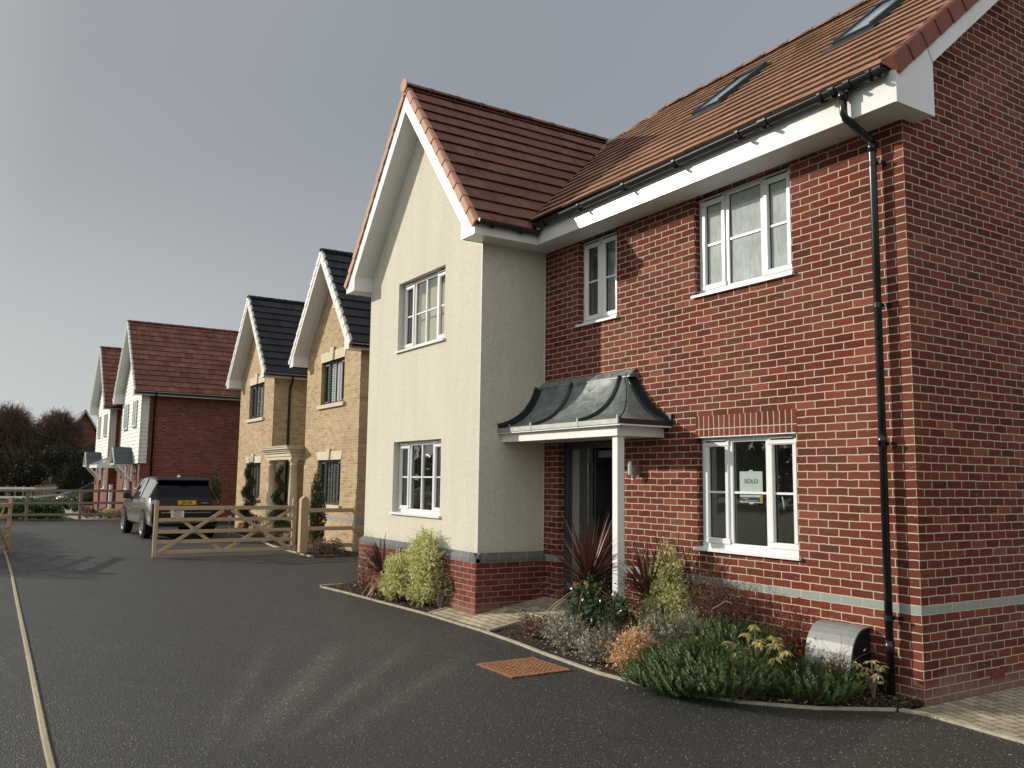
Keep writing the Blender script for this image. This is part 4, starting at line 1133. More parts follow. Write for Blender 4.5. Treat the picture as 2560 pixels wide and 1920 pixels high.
b.tube([(-.028 + x, y - .0, z + .004) for x, (y, z) in zip(cp_x, cp_t)], .008, 6); b.cut()
b.tube([(x + .01, -.10, z + .008) for x, (y, z) in zip(cp_x, cp_t)], .016, 8)
b.build('standing_roll', M['lead_dark'], can, smooth=True)
b = MB()   # flange against the render and against the brick
def offs(pr, w_):
    out = []
    for i in range(len(pr)):
        p0, p1 = pr[max(0, i - 1)], pr[min(len(pr) - 1, i + 1)]; tx, tz = p1[0] - p0[0], p1[1] - p0[1]; l_ = math.hypot(tx, tz)
        n_ = (-tz / l_, tx / l_)
        if n_[1] < 0: n_ = (-n_[0], -n_[1])
        out.append((pr[i][0] + n_[0] * w_, pr[i][1] + n_[1] * w_))
    return out
for pr, mk, sg in ((cp_t, lambda a, z, e: (-5.592 + e, a, z), 1), ([(x, z) for x, (y, z) in zip(cp_x, cp_t)], lambda a, z, e: (a, -.006 - e, z), 1)):
    of = offs(pr, .07)
    for i in range(len(pr) - 1):
        b.add([mk(*pr[i], .006), mk(*pr[i + 1], .006), mk(*of[i + 1], .006), mk(*of[i], .006)], [(0, 1, 2, 3)])
        b.add([mk(*of[i], .006), mk(*of[i + 1], .006), mk(*of[i + 1], -.004), mk(*of[i], -.004)], [(0, 1, 2, 3)])
        i0 = offs(pr, .006)
        b.add([mk(*i0[i], .006), mk(*i0[i + 1], .006), mk(*i0[i + 1], .085), mk(*i0[i], .085)], [(0, 1, 2, 3)])
    if pr is cp_t: b.cut()
b.build('side_flange', M['lead_dark'], can)
b = MB(); b.box(-5.59, -3.66, -.105, -.012, 3.095, 3.105); b.prism([(-.012, 3.09), (-.012, 3.19), (-.022, 3.19), (-.112, 3.10), (-.112, 3.085)], lambda p, q, t_: (t_, p, q), -5.598, -3.62)
for i in range(7): b.tube([(-5.4 + i * .28, -.075, 3.142), (-5.4 + i * .28, -.095, 3.150)], .008, 8)
b.build('top_flashing', M['lead'], can)
b = MB(); b.box(-5.598, -3.02, -.775, -.765, 2.458, 2.514)
for xx in (-4.79, -3.79, -3.05, -5.3): b.box(xx, xx + .022, -.779, -.765, 2.455, 2.555)
b.build('front_drip', M['lead_pale'], can)
b = MB(); b.box(-3.025, -3.012, -.772, -.0, 2.462, 2.517); b.box(-3.012, -2.985, -.03, -.002, 2.46, 2.60); b.build('side_drip', M['lead_dark'], can)
b = MB(); b.box(-5.598, -3.13, -.70, -.68, 2.33, 2.457); b.box(-3.15, -3.13, -.68, -.004, 2.331, 2.457); b.box(-5.598, -3.0, -.764, -.003, 2.440, 2.456)
b.build('canopy_fascia', M['canopy_white'], can)
b = MB(); b.quad((-5.598, -.68, 2.337), (-3.15, -.68, 2.337), (-3.15, 0, 2.337), (-5.598, 0, 2.337)); b.build('canopy_soffit', M['soffit'], can)
b = MB(); b.bbox(-3.265, -3.165, -.665, -.565, .05, 2.335, .006); b.box(-3.285, -3.145, -.675, -.545, 2.322, 2.334)
b.build('canopy_post', M['canopy_white'], H1)
# wall light
b = MB(); b.tube([(-3.60, -.115, 1.90), (-3.60, -.115, 2.06)], .032, 16)
wl = b.build('wall_light', M['steel'], H1, smooth=False)
b = MB(); b.box(-3.60, -3.55, -.09, -.003, 1.90, 1.995); b.box(-3.605, -3.57, -.10, -.07, 1.845, 1.90); b.build('bracket', M['steel'], wl)
b = MB(); b.tube([(-3.585, -.101, 1.87), (-3.585, -.112, 1.87)], .010, 10); b.build('sensor', M['black'], wl)

# gas meter cover, downpipe-foot fittings, notice
MBX = thing('meter_box', 'grey curved metal meter cover against the brick wall', 'meter cover', (-.73, -.15, 0))
pf = [(0, .57), (-.06, .572), (-.12, .562), (-.17, .535), (-.215, .49), (-.25, .43), (-.275, .35), (-.295, .24), (-.31, .12), (-.32, .0)]
b = MB()
for i in range(len(pf) - 1):
    (ya, za), (yb, zb) = pf[i], pf[i + 1]
    b.quad((-.97, ya, za), (-.49, ya, za), (-.49, yb, zb), (-.97, yb, zb)); b.quad((-.97, ya + .01, za - .008), (-.49, ya + .01, za - .008), (-.49, yb + .01, zb - .008), (-.97, yb + .01, zb - .008))
    b.quad((-.49, ya, za), (-.49, yb, zb), (-.49, yb + .012, zb - .008), (-.49, ya + .012, za - .008))
b.build('curved_cover', M['box_metal'], MBX, smooth=True)
b = MB(); b.poly([(-.495, y, z - .006) for y, z in pf] + [(-.495, 0, 0)]); b.cut(); b.poly([(-.965, y, z - .006) for y, z in pf] + [(-.965, 0, 0)])
b.build('side_panel', M['black'], MBX)
b = MB(); b.tube([(-.49, -.06, .36), (-.42, -.05, .37), (-.385, -.05, .34), (-.375, -.05, .24), (-.375, -.05, .03)], .011, 8)
b.tube([(-.375, -.05, .27), (-.375, -.05, .08)], .024, 10); b.build('supply_pipe', M['black'], MBX, smooth=True)
b = MB()
for z in (.235, .13): b.tube([(-.375, -.05, z - .012), (-.375, -.05, z + .012)], .028, 10)
b.build('pipe_label', M['paper'], MBX)

SG = thing('window_notice', 'white notice reading SOLD taped inside the ground floor window', 'notice', (-1.92, .14, 1.62))
sy = .108
b = MB(); b.box(-2.085, -1.775, sy, sy + .002, 1.615, 1.94); b.build('paper', M['paper'], SG)
text_part('lettering', 'SOLD', .062, M['ink'], SG, (-1.925, sy - .001, 1.835), (pi / 2, 0, 0), .0006, sx=1.2)
b = MB(); b.box(-2.085, -1.775, sy - .0012, sy - .0002, 1.625, 1.672); b.build('printed_band', M['ink_band'], SG)
b = MB(); b.box(-1.81, -1.777, sy - .0016, sy - .0013, 1.622, 1.695)
b.build('amber_block', M['ink_yellow'], SG)
b = MB()
for i in range(9): b.box(-2.06 + i * .011, -2.053 + i * .011, sy - .0020, sy - .0014, 1.655, 1.662)
for i in range(16): b.box(-2.01 + i * .011, -2.003 + i * .011, sy - .0020, sy - .0014, 1.632, 1.640)
b.box(-1.95, -1.90, sy - .002, sy - .0005, 1.60, 1.62); b.box(-1.95, -1.90, sy - .002, sy - .0005, 1.935, 1.955)
b.build('small_print', M['paper'], SG)
HP = thing('potted_plant', 'small green pot plant behind the lower window of the rendered gable', 'pot plant', (-7.2, -.78, 1.30))
b = MB(); b.lathe((-7.2, -.78, 1.31), [(.04, 0), (.055, .10), (.05, .10), (.045, .09)], 14); b.build('pot', M['paper'], HP)
b = MB(); rn = random.Random(3)
for i in range(160):
    c = Vector((-7.2 + rn.gauss(0, .05), -.78 + rn.gauss(0, .04), 1.43 + abs(rn.gauss(0, .12)))); d = Vector((rn.uniform(-1, 1), rn.uniform(-1, 1), rn.uniform(-.3, 1))).normalized(); s = d.cross(Vector((0.3, 1, .2))).normalized()
    b.add([c - d * .03, c + s * .014, c + d * .03, c - s * .014], [(0, 1, 2, 3)])
b.build('leaves', M['l_laurel'], HP)

# ------------------------------------------------------------------ the two buff brick houses
def slate_roof(parent, cx, hw, yb, ye, RT, nv, mt, me, gauge, tw, seed, eave_lab='roof_tiles', right_only=False, riser=.03):
    cg_ = 1 / sqrt(1 + nv * nv); f = MB()
    def rg(v0, v1):
        tot_ = hw / cg_
        if v0 > tot_ - .06: return None
        return (0, ye - yb, tot_ if v1 > tot_ else None)
    tiles(f, (cx + hw, yb, RT(cx + hw)), (0, 1, 0), (-1, 0, nv), rg, gauge, tw, riser=riser, th=.02, seed=seed, jitter=.002)
    tiles(f, (cx - hw, yb, RT(cx + hw)), (0, 1, 0), (1, 0, nv), rg, gauge, tw * 4, riser=riser, th=.02, seed=seed + 1, jitter=.002)
    f.build('roof_tiles', [M[mt], M[me]], parent)
    f = MB()
    for s in (1, -1): f.quad((cx + s * hw, yb, RT(cx + hw) - .02), (cx + s * hw, ye, RT(cx + hw) - .02), (cx, ye, RT(cx) - .02), (cx, yb, RT(cx) - .02))
    f.build('roof_underlay', M['soffit'], parent)

def buff_house(name, label, cx, yf, mirror_depth, seedn):
    H = thing(name, label, 'house', (cx, yf + 3, 0), 'buff brick houses with black roofs')
    RT = lambda x: 8.06 - 1.19 * abs(x - cx)
    hw = 2.03; b = MB()
    lo = (cx - .88, cx + .88, 1.12, 2.32); up = (cx - .84, cx + .92, 3.84, 5.04)
    wall_front(b, cx - hw, cx + hw, 0, 5.05, yf, [lo, up], reveal=.1)
    b.poly([(cx - hw, yf, 5.05), (cx + hw, yf, 5.05), (cx + hw, yf, RT(cx + hw) - .32), (cx, yf, RT(cx) - .32), (cx - hw, yf, RT(cx + hw) - .32)])
    b.quad((cx + hw, yf, 0), (cx + hw, yf + 8, 0), (cx + hw, yf + 8, 5.1), (cx + hw, yf, 5.1)); b.quad((cx - hw, yf + 8, 0), (cx - hw, yf, 0), (cx - hw, yf, 5.1), (cx - hw, yf + 8, 5.1))
    b.build('brick_wall', M['brick_buff'], H)
    b = MB()
    for (a, c, z, zt, kt, sl) in ((lo[0], lo[1], lo[3], .23, .30, lo[2]), (up[0], up[1], up[3], .26, .36, up[2])):
        b.prism([(a - .02, z), (c + .02, z), (c + .10, z + zt), (a - .10, z + zt)], lambda p, q, t_: (p, t_, q), yf - .012, yf + .06)
        m_ = (a + c) / 2
        b.prism([(m_ - .09, z - .005), (m_ + .09, z - .005), (m_ + .13, z + kt), (m_ - .13, z + kt)], lambda p, q, t_: (p, t_, q), yf - .05, yf - .0125); b.cut()
    ln_ = b.build('stone_lintel', M['stone'], H)
    b = MB()
    for (a, c, s_) in ((lo[0], lo[1], lo[2]), (up[0], up[1], up[2])): b.bbox(a - .12, c + .12, yf - .07, yf + .10, s_ - .11, s_ - .002, .01); b.cut()
    b.build('stone_sill', M['stone'], H)
    window(H, *lo, yf, [(.8, 'c'), (2, 'v'), (.8, 'c')], fm='grey_frame', reveal=.1, bar=0, sill=False, vents=False, curtain=[('shutter', 'shutter')], depth=1.2, label='ground floor window with louvred shutters')
    window(H, *up, yf, [(.8, 'c'), (2, 'v'), (.8, 'c')], fm='grey_frame', reveal=.1, bar=0, sill=False, vents=False, curtain=[('shutter', 'shutter_white')], depth=1.2, label='upper window with white shutters')
    b = MB(); b.prism([(cx - .05, 6.55), (cx + .05, 6.55), (cx + .05, 6.95), (cx - .05, 6.95)], lambda p, q, t_: (p, t_, q), yf - .01, yf + .02); b.prism([(cx - .09, 6.48), (cx + .09, 6.48), (cx + .09, 6.54), (cx - .09, 6.54)], lambda p, q, t_: (p, t_, q), yf - .03, yf + .02)
    b.build('gable_slit', M['stone'], H)
    gable_trim(H, cx, hw, hw + .30, yf, yf - .45, RT, 5.04, bw=.24, ret=.5)
    slate_roof(H, cx, 2.42, yf - .44, yf + 8, RT, 1.19, 'slate', 'dark_slate_edge', .33, .38, seedn)
    b = MB()
    for s in (1, -1): verge_run(b, (cx + s * 2.42, yf - .455, RT(cx + 2.42)), (-s, 0, 1.19), (0, -1, 0), (s * 1.19, 0, 1), 2.38 * sqrt(1 + 1.19 ** 2), .33, w=.07, drop=.09, top=.03, seed=seedn + s, step=.012)
    b.build('verge_trim', M['cap_white'], H)
    b = MB(); ridge_run(b, (cx, yf - .48, 8.09), (cx, yf + 8, 8.09), r=.11, drop=.04); b.build('ridge_tiles', M['slate'], H, smooth=True)
    b = MB(); b.box(cx + hw + .28, cx + hw + .30, yf - .44, yf + 8, 5.04, 5.20); b.quad((cx + hw, yf - .43, 5.045), (cx + hw + .29, yf - .43, 5.045), (cx + hw + .29, yf + 8, 5.045), (cx + hw, yf + 8, 5.045)); b.build('fascia', M['upvc'], H)
    gutter_run(H, (cx + hw + .365, yf + 8, 5.15), (cx + hw + .365, yf - .42, 5.15), endcap=(False, True), r=.055)
    return H
M['dark_slate_edge'] = simple('slate_butt', (0.004, 0.004, 0.005), 0.8, 0.1)
H2 = buff_house('buff_brick_house', 'buff brick house with black slate gable, next to the cream rendered gable', -18.03, 1.45, 0, 31)
H3 = buff_house('buff_brick_house', 'second buff brick house with black roof, behind the columned porch', -25.42, 1.48, 0, 41)
pipe(H3, [(-23.06, 1.98, 5.2), (-23.06, 1.98, 5.0), (-23.30, 1.98, 4.75), (-23.32, 1.98, 4.6), (-23.32, 1.98, .1)], r=.04)
b = MB(); b.quad((-23.39, 4.6, 0), (-20.06, 4.6, 0), (-20.06, 4.6, 5.1), (-23.39, 4.6, 5.1)); b.build('rear_brick_wall', M['brick_buff'], H3)
b = MB()   # flank of the nearest buff house seen beyond the rendered gable
b.quad((-15.2, 3.2, 0), (-15.2, 9, 0), (-15.2, 9, 5), (-15.2, 3.2, 5)); b.quad((-16, 3.2, 0), (-15.2, 3.2, 0), (-15.2, 3.2, 5), (-16, 3.2, 5)); b.build('side_brick_wall', M['brick_buff'], H2)
# portico
PO = thing('portico', 'cream stone portico with two round columns between the buff houses', 'porch', (-21.5, 1.3, 0))
b = MB()
def molding(mb, x0, x1, yf_, yr, z, h, out, mi=0): mb.box(x0 - out, x1 + out, yf_ - out, yr, z, z + h, mi)
for z, h, o_2 in ((2.36, .10, .0), (2.46, .10, .03), (2.56, .055, .08), (2.615, .05, .13), (2.665, .055, .19), (2.72, .03, .22)): molding(b, -22.78, -20.32, 1.15, 2.4, z, h, o_2)
b.build('entablature', M['stone'], PO)
b = MB(); b.box(-23.01, -20.09, .92, 2.4, 2.75, 2.765); b.build('lead_top', M['lead_pale'], PO)
for xx in (-22.62, -20.47):
    b = MB(); b.lathe((xx, 1.29, 0), [(.17, .1), (.17, .2), (.15, .24), (.135, .28), (.135, .9), (.125, 1.6), (.112, 2.18), (.125, 2.19), (.125, 2.215), (.112, 2.225), (.112, 2.26), (.15, 2.31), (.155, 2.359)], 20); b.build('column', M['stone'], PO, smooth=True)
b = MB(); b.box(-23.0, -20.1, .95, 2.4, 0, .1); b.build('step', M['stone'], PO)
b = MB(); b.box(-22.1, -21.1, 4.5, 4.59, 0.1, 2.2); b.build('front_door', M['grey_frame'], PO)

# ------------------------------------------------------------------ weatherboarded houses
def clad_boards(mb, x0, x1, z0, z1, y, step=.158, topf=None, side=None):
    z = z0; i = 0
    while z < z1 - .02:
        za, zb = z, min(z + step, z1)
        if topf:
            xa0, xa1 = topf(zb)
            xa0 = max(xa0, x0); xa1 = min(xa1, x1)
            if xa1 - xa0 < .05: break
        else: xa0, xa1 = x0, x1
        mb.add([(xa0, y - .028, za), (xa1, y - .028, za), (xa1, y - .006, zb), (xa0, y - .006, zb), (xa0, y, za), (xa1, y, za)], [(0, 1, 2, 3), (4, 5, 1, 0)])
        z += step
def clad_side(mb, x, y0, y1, z0, z1, step=.158):
    z = z0
    while z < z1 - .02:
        zb = min(z + step, z1)
        mb.add([(x + .028, y0, z), (x + .028, y1, z), (x + .006, y1, zb), (x + .006, y0, zb), (x, y0, z), (x, y1, z)], [(0, 1, 2, 3), (4, 5, 1, 0)]); z += step

def clad_house(label, cx, yf, seedn, wins, canx, canhw, ground):
    H = thing('weatherboarded_house', label, 'house', (cx, yf + 3, 0), 'red brick houses with white weatherboarding')
    hw = 2.52; RT = lambda x: 8.42 - 1.075 * abs(x - cx)
    b = MB(); g_ops = [g_ for g_ in ground]
    wall_front(b, cx - hw + .04, cx + hw - .03, 0, 2.36, yf + .04, g_ops, reveal=.08)
    b.quad((cx + hw - .03, yf + .04, 0), (cx + hw - .03, yf + 11, 0), (cx + hw - .03, yf + 11, 5.1), (cx + hw - .03, yf + .04, 5.1))
    b.quad((cx - hw + .03, yf + 11, 0), (cx - hw + .03, yf + .04, 0), (cx - hw + .03, yf + .04, 5.1), (cx - hw + .03, yf + 11, 5.1))
    b.build('brick_wall', M['brick_far'], H)
    b = MB()
    wl_ = [(a, b2, c, d) for a, b2, c, d in wins]
    # boards run behind the window frames, which stand proud of them
    clad_boards(b, cx - hw, cx + hw, 2.34, 5.08, yf)
    clad_boards(b, cx - hw, cx + hw, 5.08, 8.1, yf, topf=lambda z: (cx - (8.10 - z) / 1.075, cx + (8.10 - z) / 1.075))
    clad_side(b, cx + hw, yf, yf + .27, 2.34, 5.08)
    b.box(cx - hw, cx + hw, yf, yf + .02, 2.33, 5.1)
    b.build('weatherboarding', M['clad'], H)
    b = MB(); b.box(cx + hw - .02, cx + hw + .045, yf - .045, yf - .005, 2.34, 5.06); b.build('corner_trim', M['clad'], H)
    for (a, b2, c, d) in wins:
        F = MB(); yy = yf - .075
        F.box(a, b2, yy, yy + .07, c - .03, c + .03); F.box(a, b2, yy, yy + .07, d - .05, d); F.box(a, a + .06, yy, yy + .04, c + .03, d - .05); F.box(b2 - .06, b2, yy, yy + .04, c + .03, d - .05); m_ = (a + b2) / 2
        F.box(m_ - .03, m_ + .03, yy, yy + .04, c + .03, d - .05); F.box(a - .04, b2 + .04, yy - .05, yy + .04, c - .06, c - .03)
        wn_ = F.build('window', M['upvc'], H)
        G = MB(); G.box(a + .06, b2 - .06, yy + .018, yy + .024, c + .03, d - .05); G.build('pane', M['glass_sky'], wn_)
    for i, (a, b2, c, d) in enumerate(ground):
        if c > .5: window(H, a, b2, c, d, yf + .04, [(1, 'c'), (1, 'f')] if b2 - a > .6 else [(1, 'f')], reveal=.05, vents=False, depth=1.0, bar=0, curtain=[('full', 'curtain_grey')])
        else:
            D2 = MB(); D2.bbox(a + .01, b2 - .01, yf + .10, yf + .15, c + .03, d - .01, .01); dd = D2.build('front_door', M['black'], H)
            D3 = MB(); D3.tube([(a + .12, yf + .07, 1.05), (a + .12, yf + .07, 1.35)], .015, 6); D3.build('handle', M['steel'], dd)
    gable_trim(H, cx, hw, hw + .40, yf, yf - .40, RT, 5.05, bw=.17, top=.09)
    slate_roof(H, cx, 3.0, yf - .39, yf + 11, RT, 1.075, 'tile_far', 'tile_edge_dark', .32, .33, seedn, riser=.026)
    b = MB()
    for s in (1, -1): verge_run(b, (cx + s * 3.0, yf - .405, RT(cx + 3.0)), (-s, 0, 1.075), (0, -1, 0), (s * 1.075, 0, 1), 2.96 * sqrt(1 + 1.075 ** 2), .32, w=.06, drop=.05, top=.03, seed=seedn, step=.012)
    b.build('verge_trim', M['cap_white'], H)
    b = MB(); ridge_run(b, (cx, yf - .42, 8.45), (cx, yf + 11, 8.45), r=.12); b.build('ridge_tiles', M['tile_far'], H, smooth=True)
    b = MB(); b.box(cx + hw + .38, cx + hw + .40, yf - .39, yf + 11, 5.05, 5.20); b.quad((cx + hw, yf - .39, 5.055), (cx + hw + .39, yf - .39, 5.055), (cx + hw + .39, yf + 11, 5.055), (cx + hw, yf + 11, 5.055)); b.build('fascia', M['upvc'], H)
    gutter_run(H, (cx + hw + .465, yf + 11, 5.16), (cx + hw + .465, yf - .36, 5.16), endcap=(False, True))
    pipe(H, [(cx + hw + .44, yf + .42, 5.2), (cx + hw + .40, yf + .44, 5.05), (cx + hw + .05, yf + .46, 4.95), (cx + hw + .05, yf + .46, .1)], r=.045)
    # gabled door hood on white brackets
    b = MB(); zr, ze, yc = 3.06, 2.36, yf - .72
    for s in (-1, 1):
        k = 8
        for i in range(k):
            t0, t1 = i / k, (i + 1) / k
            xa, xb = canx + s * canhw * (1 - t0) * 1.12, canx + s * canhw * (1 - t1) * 1.12
            za, zb = ze + (zr - ze) * t0 - .05, ze + (zr - ze) * t1 - .05
            b.add([(xa, yc, za + .03), (xa, yf - .02, za + .03), (xb, yf - .02, zb + .015), (xb, yc, zb + .015), (xa, yc, za), (xa, yf - .02, za)], [(0, 1, 2, 3), (4, 5, 1, 0)])
    hd = b.build('door_hood', M['slate_grey'], H)
    b = MB()
    for s in (-1, 1):
        b.beam((canx + s * canhw * 1.08, yc + .01, ze - .05), (canx, yc + .01, zr - .06), .04, .10, up=(0, 1, 0))
        b.beam((canx + s * canhw, yc + .02, ze - .06), (canx + s * canhw, yf - .02, ze - .06), .07, .08)
        b.beam((canx + s * canhw, yf - .06, ze - .1), (canx + s * canhw, yf - .06, ze - .75), .07, .07, up=(0, 1, 0))
        b.beam((canx + s * canhw, yc + .12, ze - .1), (canx + s * canhw, yf - .06, ze - .68), .06, .07)
    b.beam((canx - canhw, yc + .02, ze - .05), (canx + canhw, yc + .02, ze - .05), .06, .06)
    b.build('hood_bracket', M['canopy_white'], hd)
    return H
H4 = clad_house('red brick house with white weatherboarded gable and long red roof, behind the green car', -35.3, -1.02, 51, [(-37.05, -36.0, 3.88, 4.95), (-34.65, -33.75, 3.9, 4.95)], -34.73, .66,
                [(-36.95, -35.85, 1.2, 2.22), (-35.15, -34.3, .05, 2.15), (-33.55, -33.15, 1.35, 2.28)])
H5 = clad_house('farther white weatherboarded house with red roof, left of the long-roofed one', -44.3, -1.02, 61, [(-46.0, -45.2, 3.85, 4.92), (-43.65, -42.75, 3.85, 4.92)], -44.4, .62,
                [(-43.9, -42.9, 1.2, 2.25), (-45.0, -44.15, .05, 2.15), (-46.4, -46.0, 1.3, 2.2)])
b = MB(); wall_front(b, -41.85, -37.75, 0, 5.3, -.62, [(-39.9, -39.2, 3.7, 4.9), (-40.3, -39.3, .05, 2.1)]); b.build('link_brick_wall', M['brick_far'], H4)
window(H4, -39.9, -39.2, 3.7, 4.9, -.62, [(1, 'c'), (1, 'c')], bar=0, vents=False, depth=.8, curtain=[('full', 'curtain_grey')])
b = MB(); b.box(-40.28, -39.32, -.54, -.5, .05, 2.08); b.build('front_door', M['black'], H4)
b = MB()
for i in range(6):
    t0, t1 = i / 6, (i + 1) / 6
    b.add([(-41.2, -1.9 + 1.28 * t0, 2.33 + .6 * t0 + .03), (-38.3, -1.9 + 1.28 * t0, 2.33 + .6 * t0 + .03), (-38.3, -1.9 + 1.28 * t1, 2.33 + .6 * t1), (-41.2, -1.9 + 1.28 * t1, 2.33 + .6 * t1), (-41.2, -1.9 + 1.28 * t0, 2.33 + .6 * t0), (-38.3, -1.9 + 1.28 * t0, 2.33 + .6 * t0)], [(0, 1, 2, 3), (4, 5, 1, 0)])
ll = b.build('lean_to_roof', M['slate_grey'], H4)
b = MB(); b.box(-41.2, -38.3, -1.88, -1.85, 2.18, 2.35); b.poly([(-38.32, -1.88, 2.18), (-38.32, -.62, 2.18), (-38.32, -.62, 2.92), (-38.32, -1.88, 2.34)]); b.build('lean_to_fascia', M['canopy_white'], ll)
b = MB(); b.box(-41.9, -37.7, -1.0, 8, 5.2, 5.24); b.add([(-41.9, -.9, 5.25), (-37.7, -.9, 5.25), (-37.7, 4, 8.2), (-41.9, 4, 8.2)], [(0, 1, 2, 3)]); b.build('link_roof', M['tile_far'], H4)
# utility post by the link door
UP = MB(); UP.bbox(-39.05, -38.85, -1.25, -1.1, 0, 1.42, .03); tag(UP.build('utility_box', M['canopy_white'], org=(-38.95, -1.2, 0)), 'slim white utility box standing beside the link door', 'utility box')

# far brick gable house and far roof among the trees
H6 = thing('far_brick_house', 'distant brick house with dark roof and white barge boards above the trees', 'house', (-79, 1.2, 0))
b = MB(); b.poly([(-75, -.1, 0), (-75, 2.6, 0), (-75, 2.6, 4.5), (-75, 1.2, 7.0), (-75, -.1, 4.5)]); b.quad((-75, 2.6, 0), (-85, 2.6, 0), (-85, 2.6, 4.5), (-75, 2.6, 4.5)); b.quad((-75, -.1, 0), (-85, -.1, 0), (-85, -.1, 4.5), (-75, -.1, 4.5)); b.build('brick_wall', M['brick_far'], H6)
b = MB(); b.quad((-74.7, 1.2, 7.3), (-85, 1.2, 7.3), (-85, 2.9, 4.5), (-74.7, 2.9, 4.5)); b.quad((-74.7, 1.2, 7.3), (-85, 1.2, 7.3), (-85, -.4, 4.5), (-74.7, -.4, 4.5)); b.build('roof', M['slate'], H6)
b = MB(); b.beam((-74.68, 1.2, 7.13), (-74.68, 2.9, 4.35), .04, .2, up=(1, 0, 0)); b.beam((-74.68, 1.2, 7.13), (-74.68, -.4, 4.35), .04, .2, up=(1, 0, 0)); b.build('barge_board', M['canopy_white'], H6)
H7 = thing('far_roofed_house', 'distant house with dark slate roof half hidden behind the bare trees', 'house', (-84, -3, 0))
b = MB(); b.box(-88, -82, -8.5, -1.2, 0, 4.2); b.build('brick_wall', M['brick_far'], H7)
b = MB(); b.add([(-81.7, -8.6, 4.2), (-81.7, -1.0, 4.2), (-85, -2.6, 7.0), (-85, -8.6, 7.0), (-88.3, -1.0, 4.2), (-88.3, -8.6, 4.2)], [(0, 1, 2, 3), (1, 4, 2), (4, 5, 3, 2)]); rr_ = b.build('roof', M['slate'], H7)
b = MB(); b.tube([(-85, -6.2, 6.9), (-85, -6.2, 8.1)], .03, 6); b.tube([(-85, -6.9, 8.0), (-85, -5.4, 8.05)], .02, 6)
for i in range(6): b.tube([(-85.3, -6.8 + i * .26, 8.02), (-84.7, -6.8 + i * .26, 8.02)], .012, 4)
b.build('aerial', M['galv'], rr_)

# ------------------------------------------------------------------ gates and fences
GATES = 'five-bar timber gates'
def xform(ox, oy, ang):
    c_, s_ = cos(ang), sin(ang)
    return lambda x, y, z: (ox + x * c_ - y * s_, oy + x * s_ + y * c_, z)
def gate_leaf(label, hx, hy, ang, L, flip=1):
    """leaf runs from the hinge along local +x; local +y is the back"""
    T = thing('field_gate', label, 'gate', (hx, hy, 0), GATES); X = xform(hx, hy, ang)
    b = MB(); b.bbox(0, .09, -.035, .035, .06, 1.26); b.prism([(0, 1.26), (.09, 1.26), (.07, 1.31), (.02, 1.31)], lambda p, q, t_: (p, t_, q), -.035, .035); b.xf(X).build('hinge_stile', M['wood_new'], T)
    b = MB(); b.bbox(L - .085, L, -.035, .035, .02, 1.26); b.prism([(L - .085, 1.26), (L, 1.26), (L - .02, 1.285), (L - .06, 1.285)], lambda p, q, t_: (p, t_, q), -.034, .034); b.tube([(L - .04, -.045, -.0), (L - .04, -.045, .25)], .009, 6); b.xf(X).build('closing_stile', M['wood_new'], T)
    for z, h, th in ((1.06, .09, .07), (.80, .08, .035), (.535, .08, .035), (.31, .08, .035), (.085, .075, .035)):
        b = MB(); b.bbox(.09, L - .085, -th / 2, th / 2, z, z + h, .005); b.xf(X).build('rail', M['wood_new'], T)
    m_ = L / 2
    for (xa, za, xb, zb, yy) in ((L - .10, .10, m_ + .12, 1.05, -.035 * flip), (.10, .10, m_ - .08, 1.05, -.035 * flip), (L - .35, 1.04, m_ + .1, .12, .035 * flip), (.12, 1.04, m_ + .02, .12, .036 * flip)):
        b = MB(); b.beam((xa, yy, za), (xb, yy, zb), .075, .022, up=(0, 1, 0)); b.xf(X).build('brace', M['wood_new'], T)
    b = MB()
    b.box(-.03, .55, -.042, .042, 1.09, 1.13); b.box(-.03, .16, -.04, .04, .16, .20)
    for z in (.84, .575, .35, .12, 1.1):
        for x_ in (L - .04, m_): b.tube([(x_, -.044, z), (x_, -.034, z)], .008, 6)
    b.xf(X).build('hinge_strap', M['galv'], T)
    return T
gL = gate_leaf('closed five-bar timber gate with crossed braces, in front of the parked green car', -16.42, .06, -pi / 2 + .006, 3.25, flip=-1)
gR = gate_leaf('open five-bar gate swung back at the far left edge of the drive', -16.42, -6.85, math.atan2(-5.87 + 6.85, -19.3 + 16.42), 3.04, flip=1)
def gate_post(label, x, y):
    T = MB(); h = .095
    T.bbox(x - h, x + h, y - h, y + h, 0, 1.30, .008)
    T.prism([(y - h, 1.30), (y + h, 1.30), (y + .02, 1.37), (y - .02, 1.37)], lambda p, q, t_: (t_, p, q), x - h, x + h)
    o = T.build('gate_post', M['wood_new'], org=(x, y, 0)); tag(o, label, 'gate post', 'square timber gate posts')
    return o
gate_post('thick square timber post between the closed gate and the short fence', -16.42, .26)
gate_post('square timber gate post just outside the left edge, hinging the open gate', -16.42, -6.98)
PS = thing('private_sign', 'small white PRIVATE PROPERTY sign on the closed gate', 'sign', (-16.36, -2.7, .9))
b = MB(); b.box(-16.372, -16.366, -2.84, -2.56, .895, 1.045); b.build('board', M['paper'], PS)
RX = (pi / 2, 0, pi / 2)
text_part('lettering', 'PRIVATE', .042, M['ink_dark'], PS, (-16.364, -2.70, 1.022), RX, .0005)
text_part('lettering', 'PROPERTY', .042, M['ink_dark'], PS, (-16.364, -2.70, .984), RX, .0005)
b = MB()
for i in range(3): b.box(-16.3655, -16.3645, -2.81 + .02 * i, -2.60 - .01 * i, .948 - i * .018, .956 - i * .018)
b.build('small_print', M['ink'], PS)

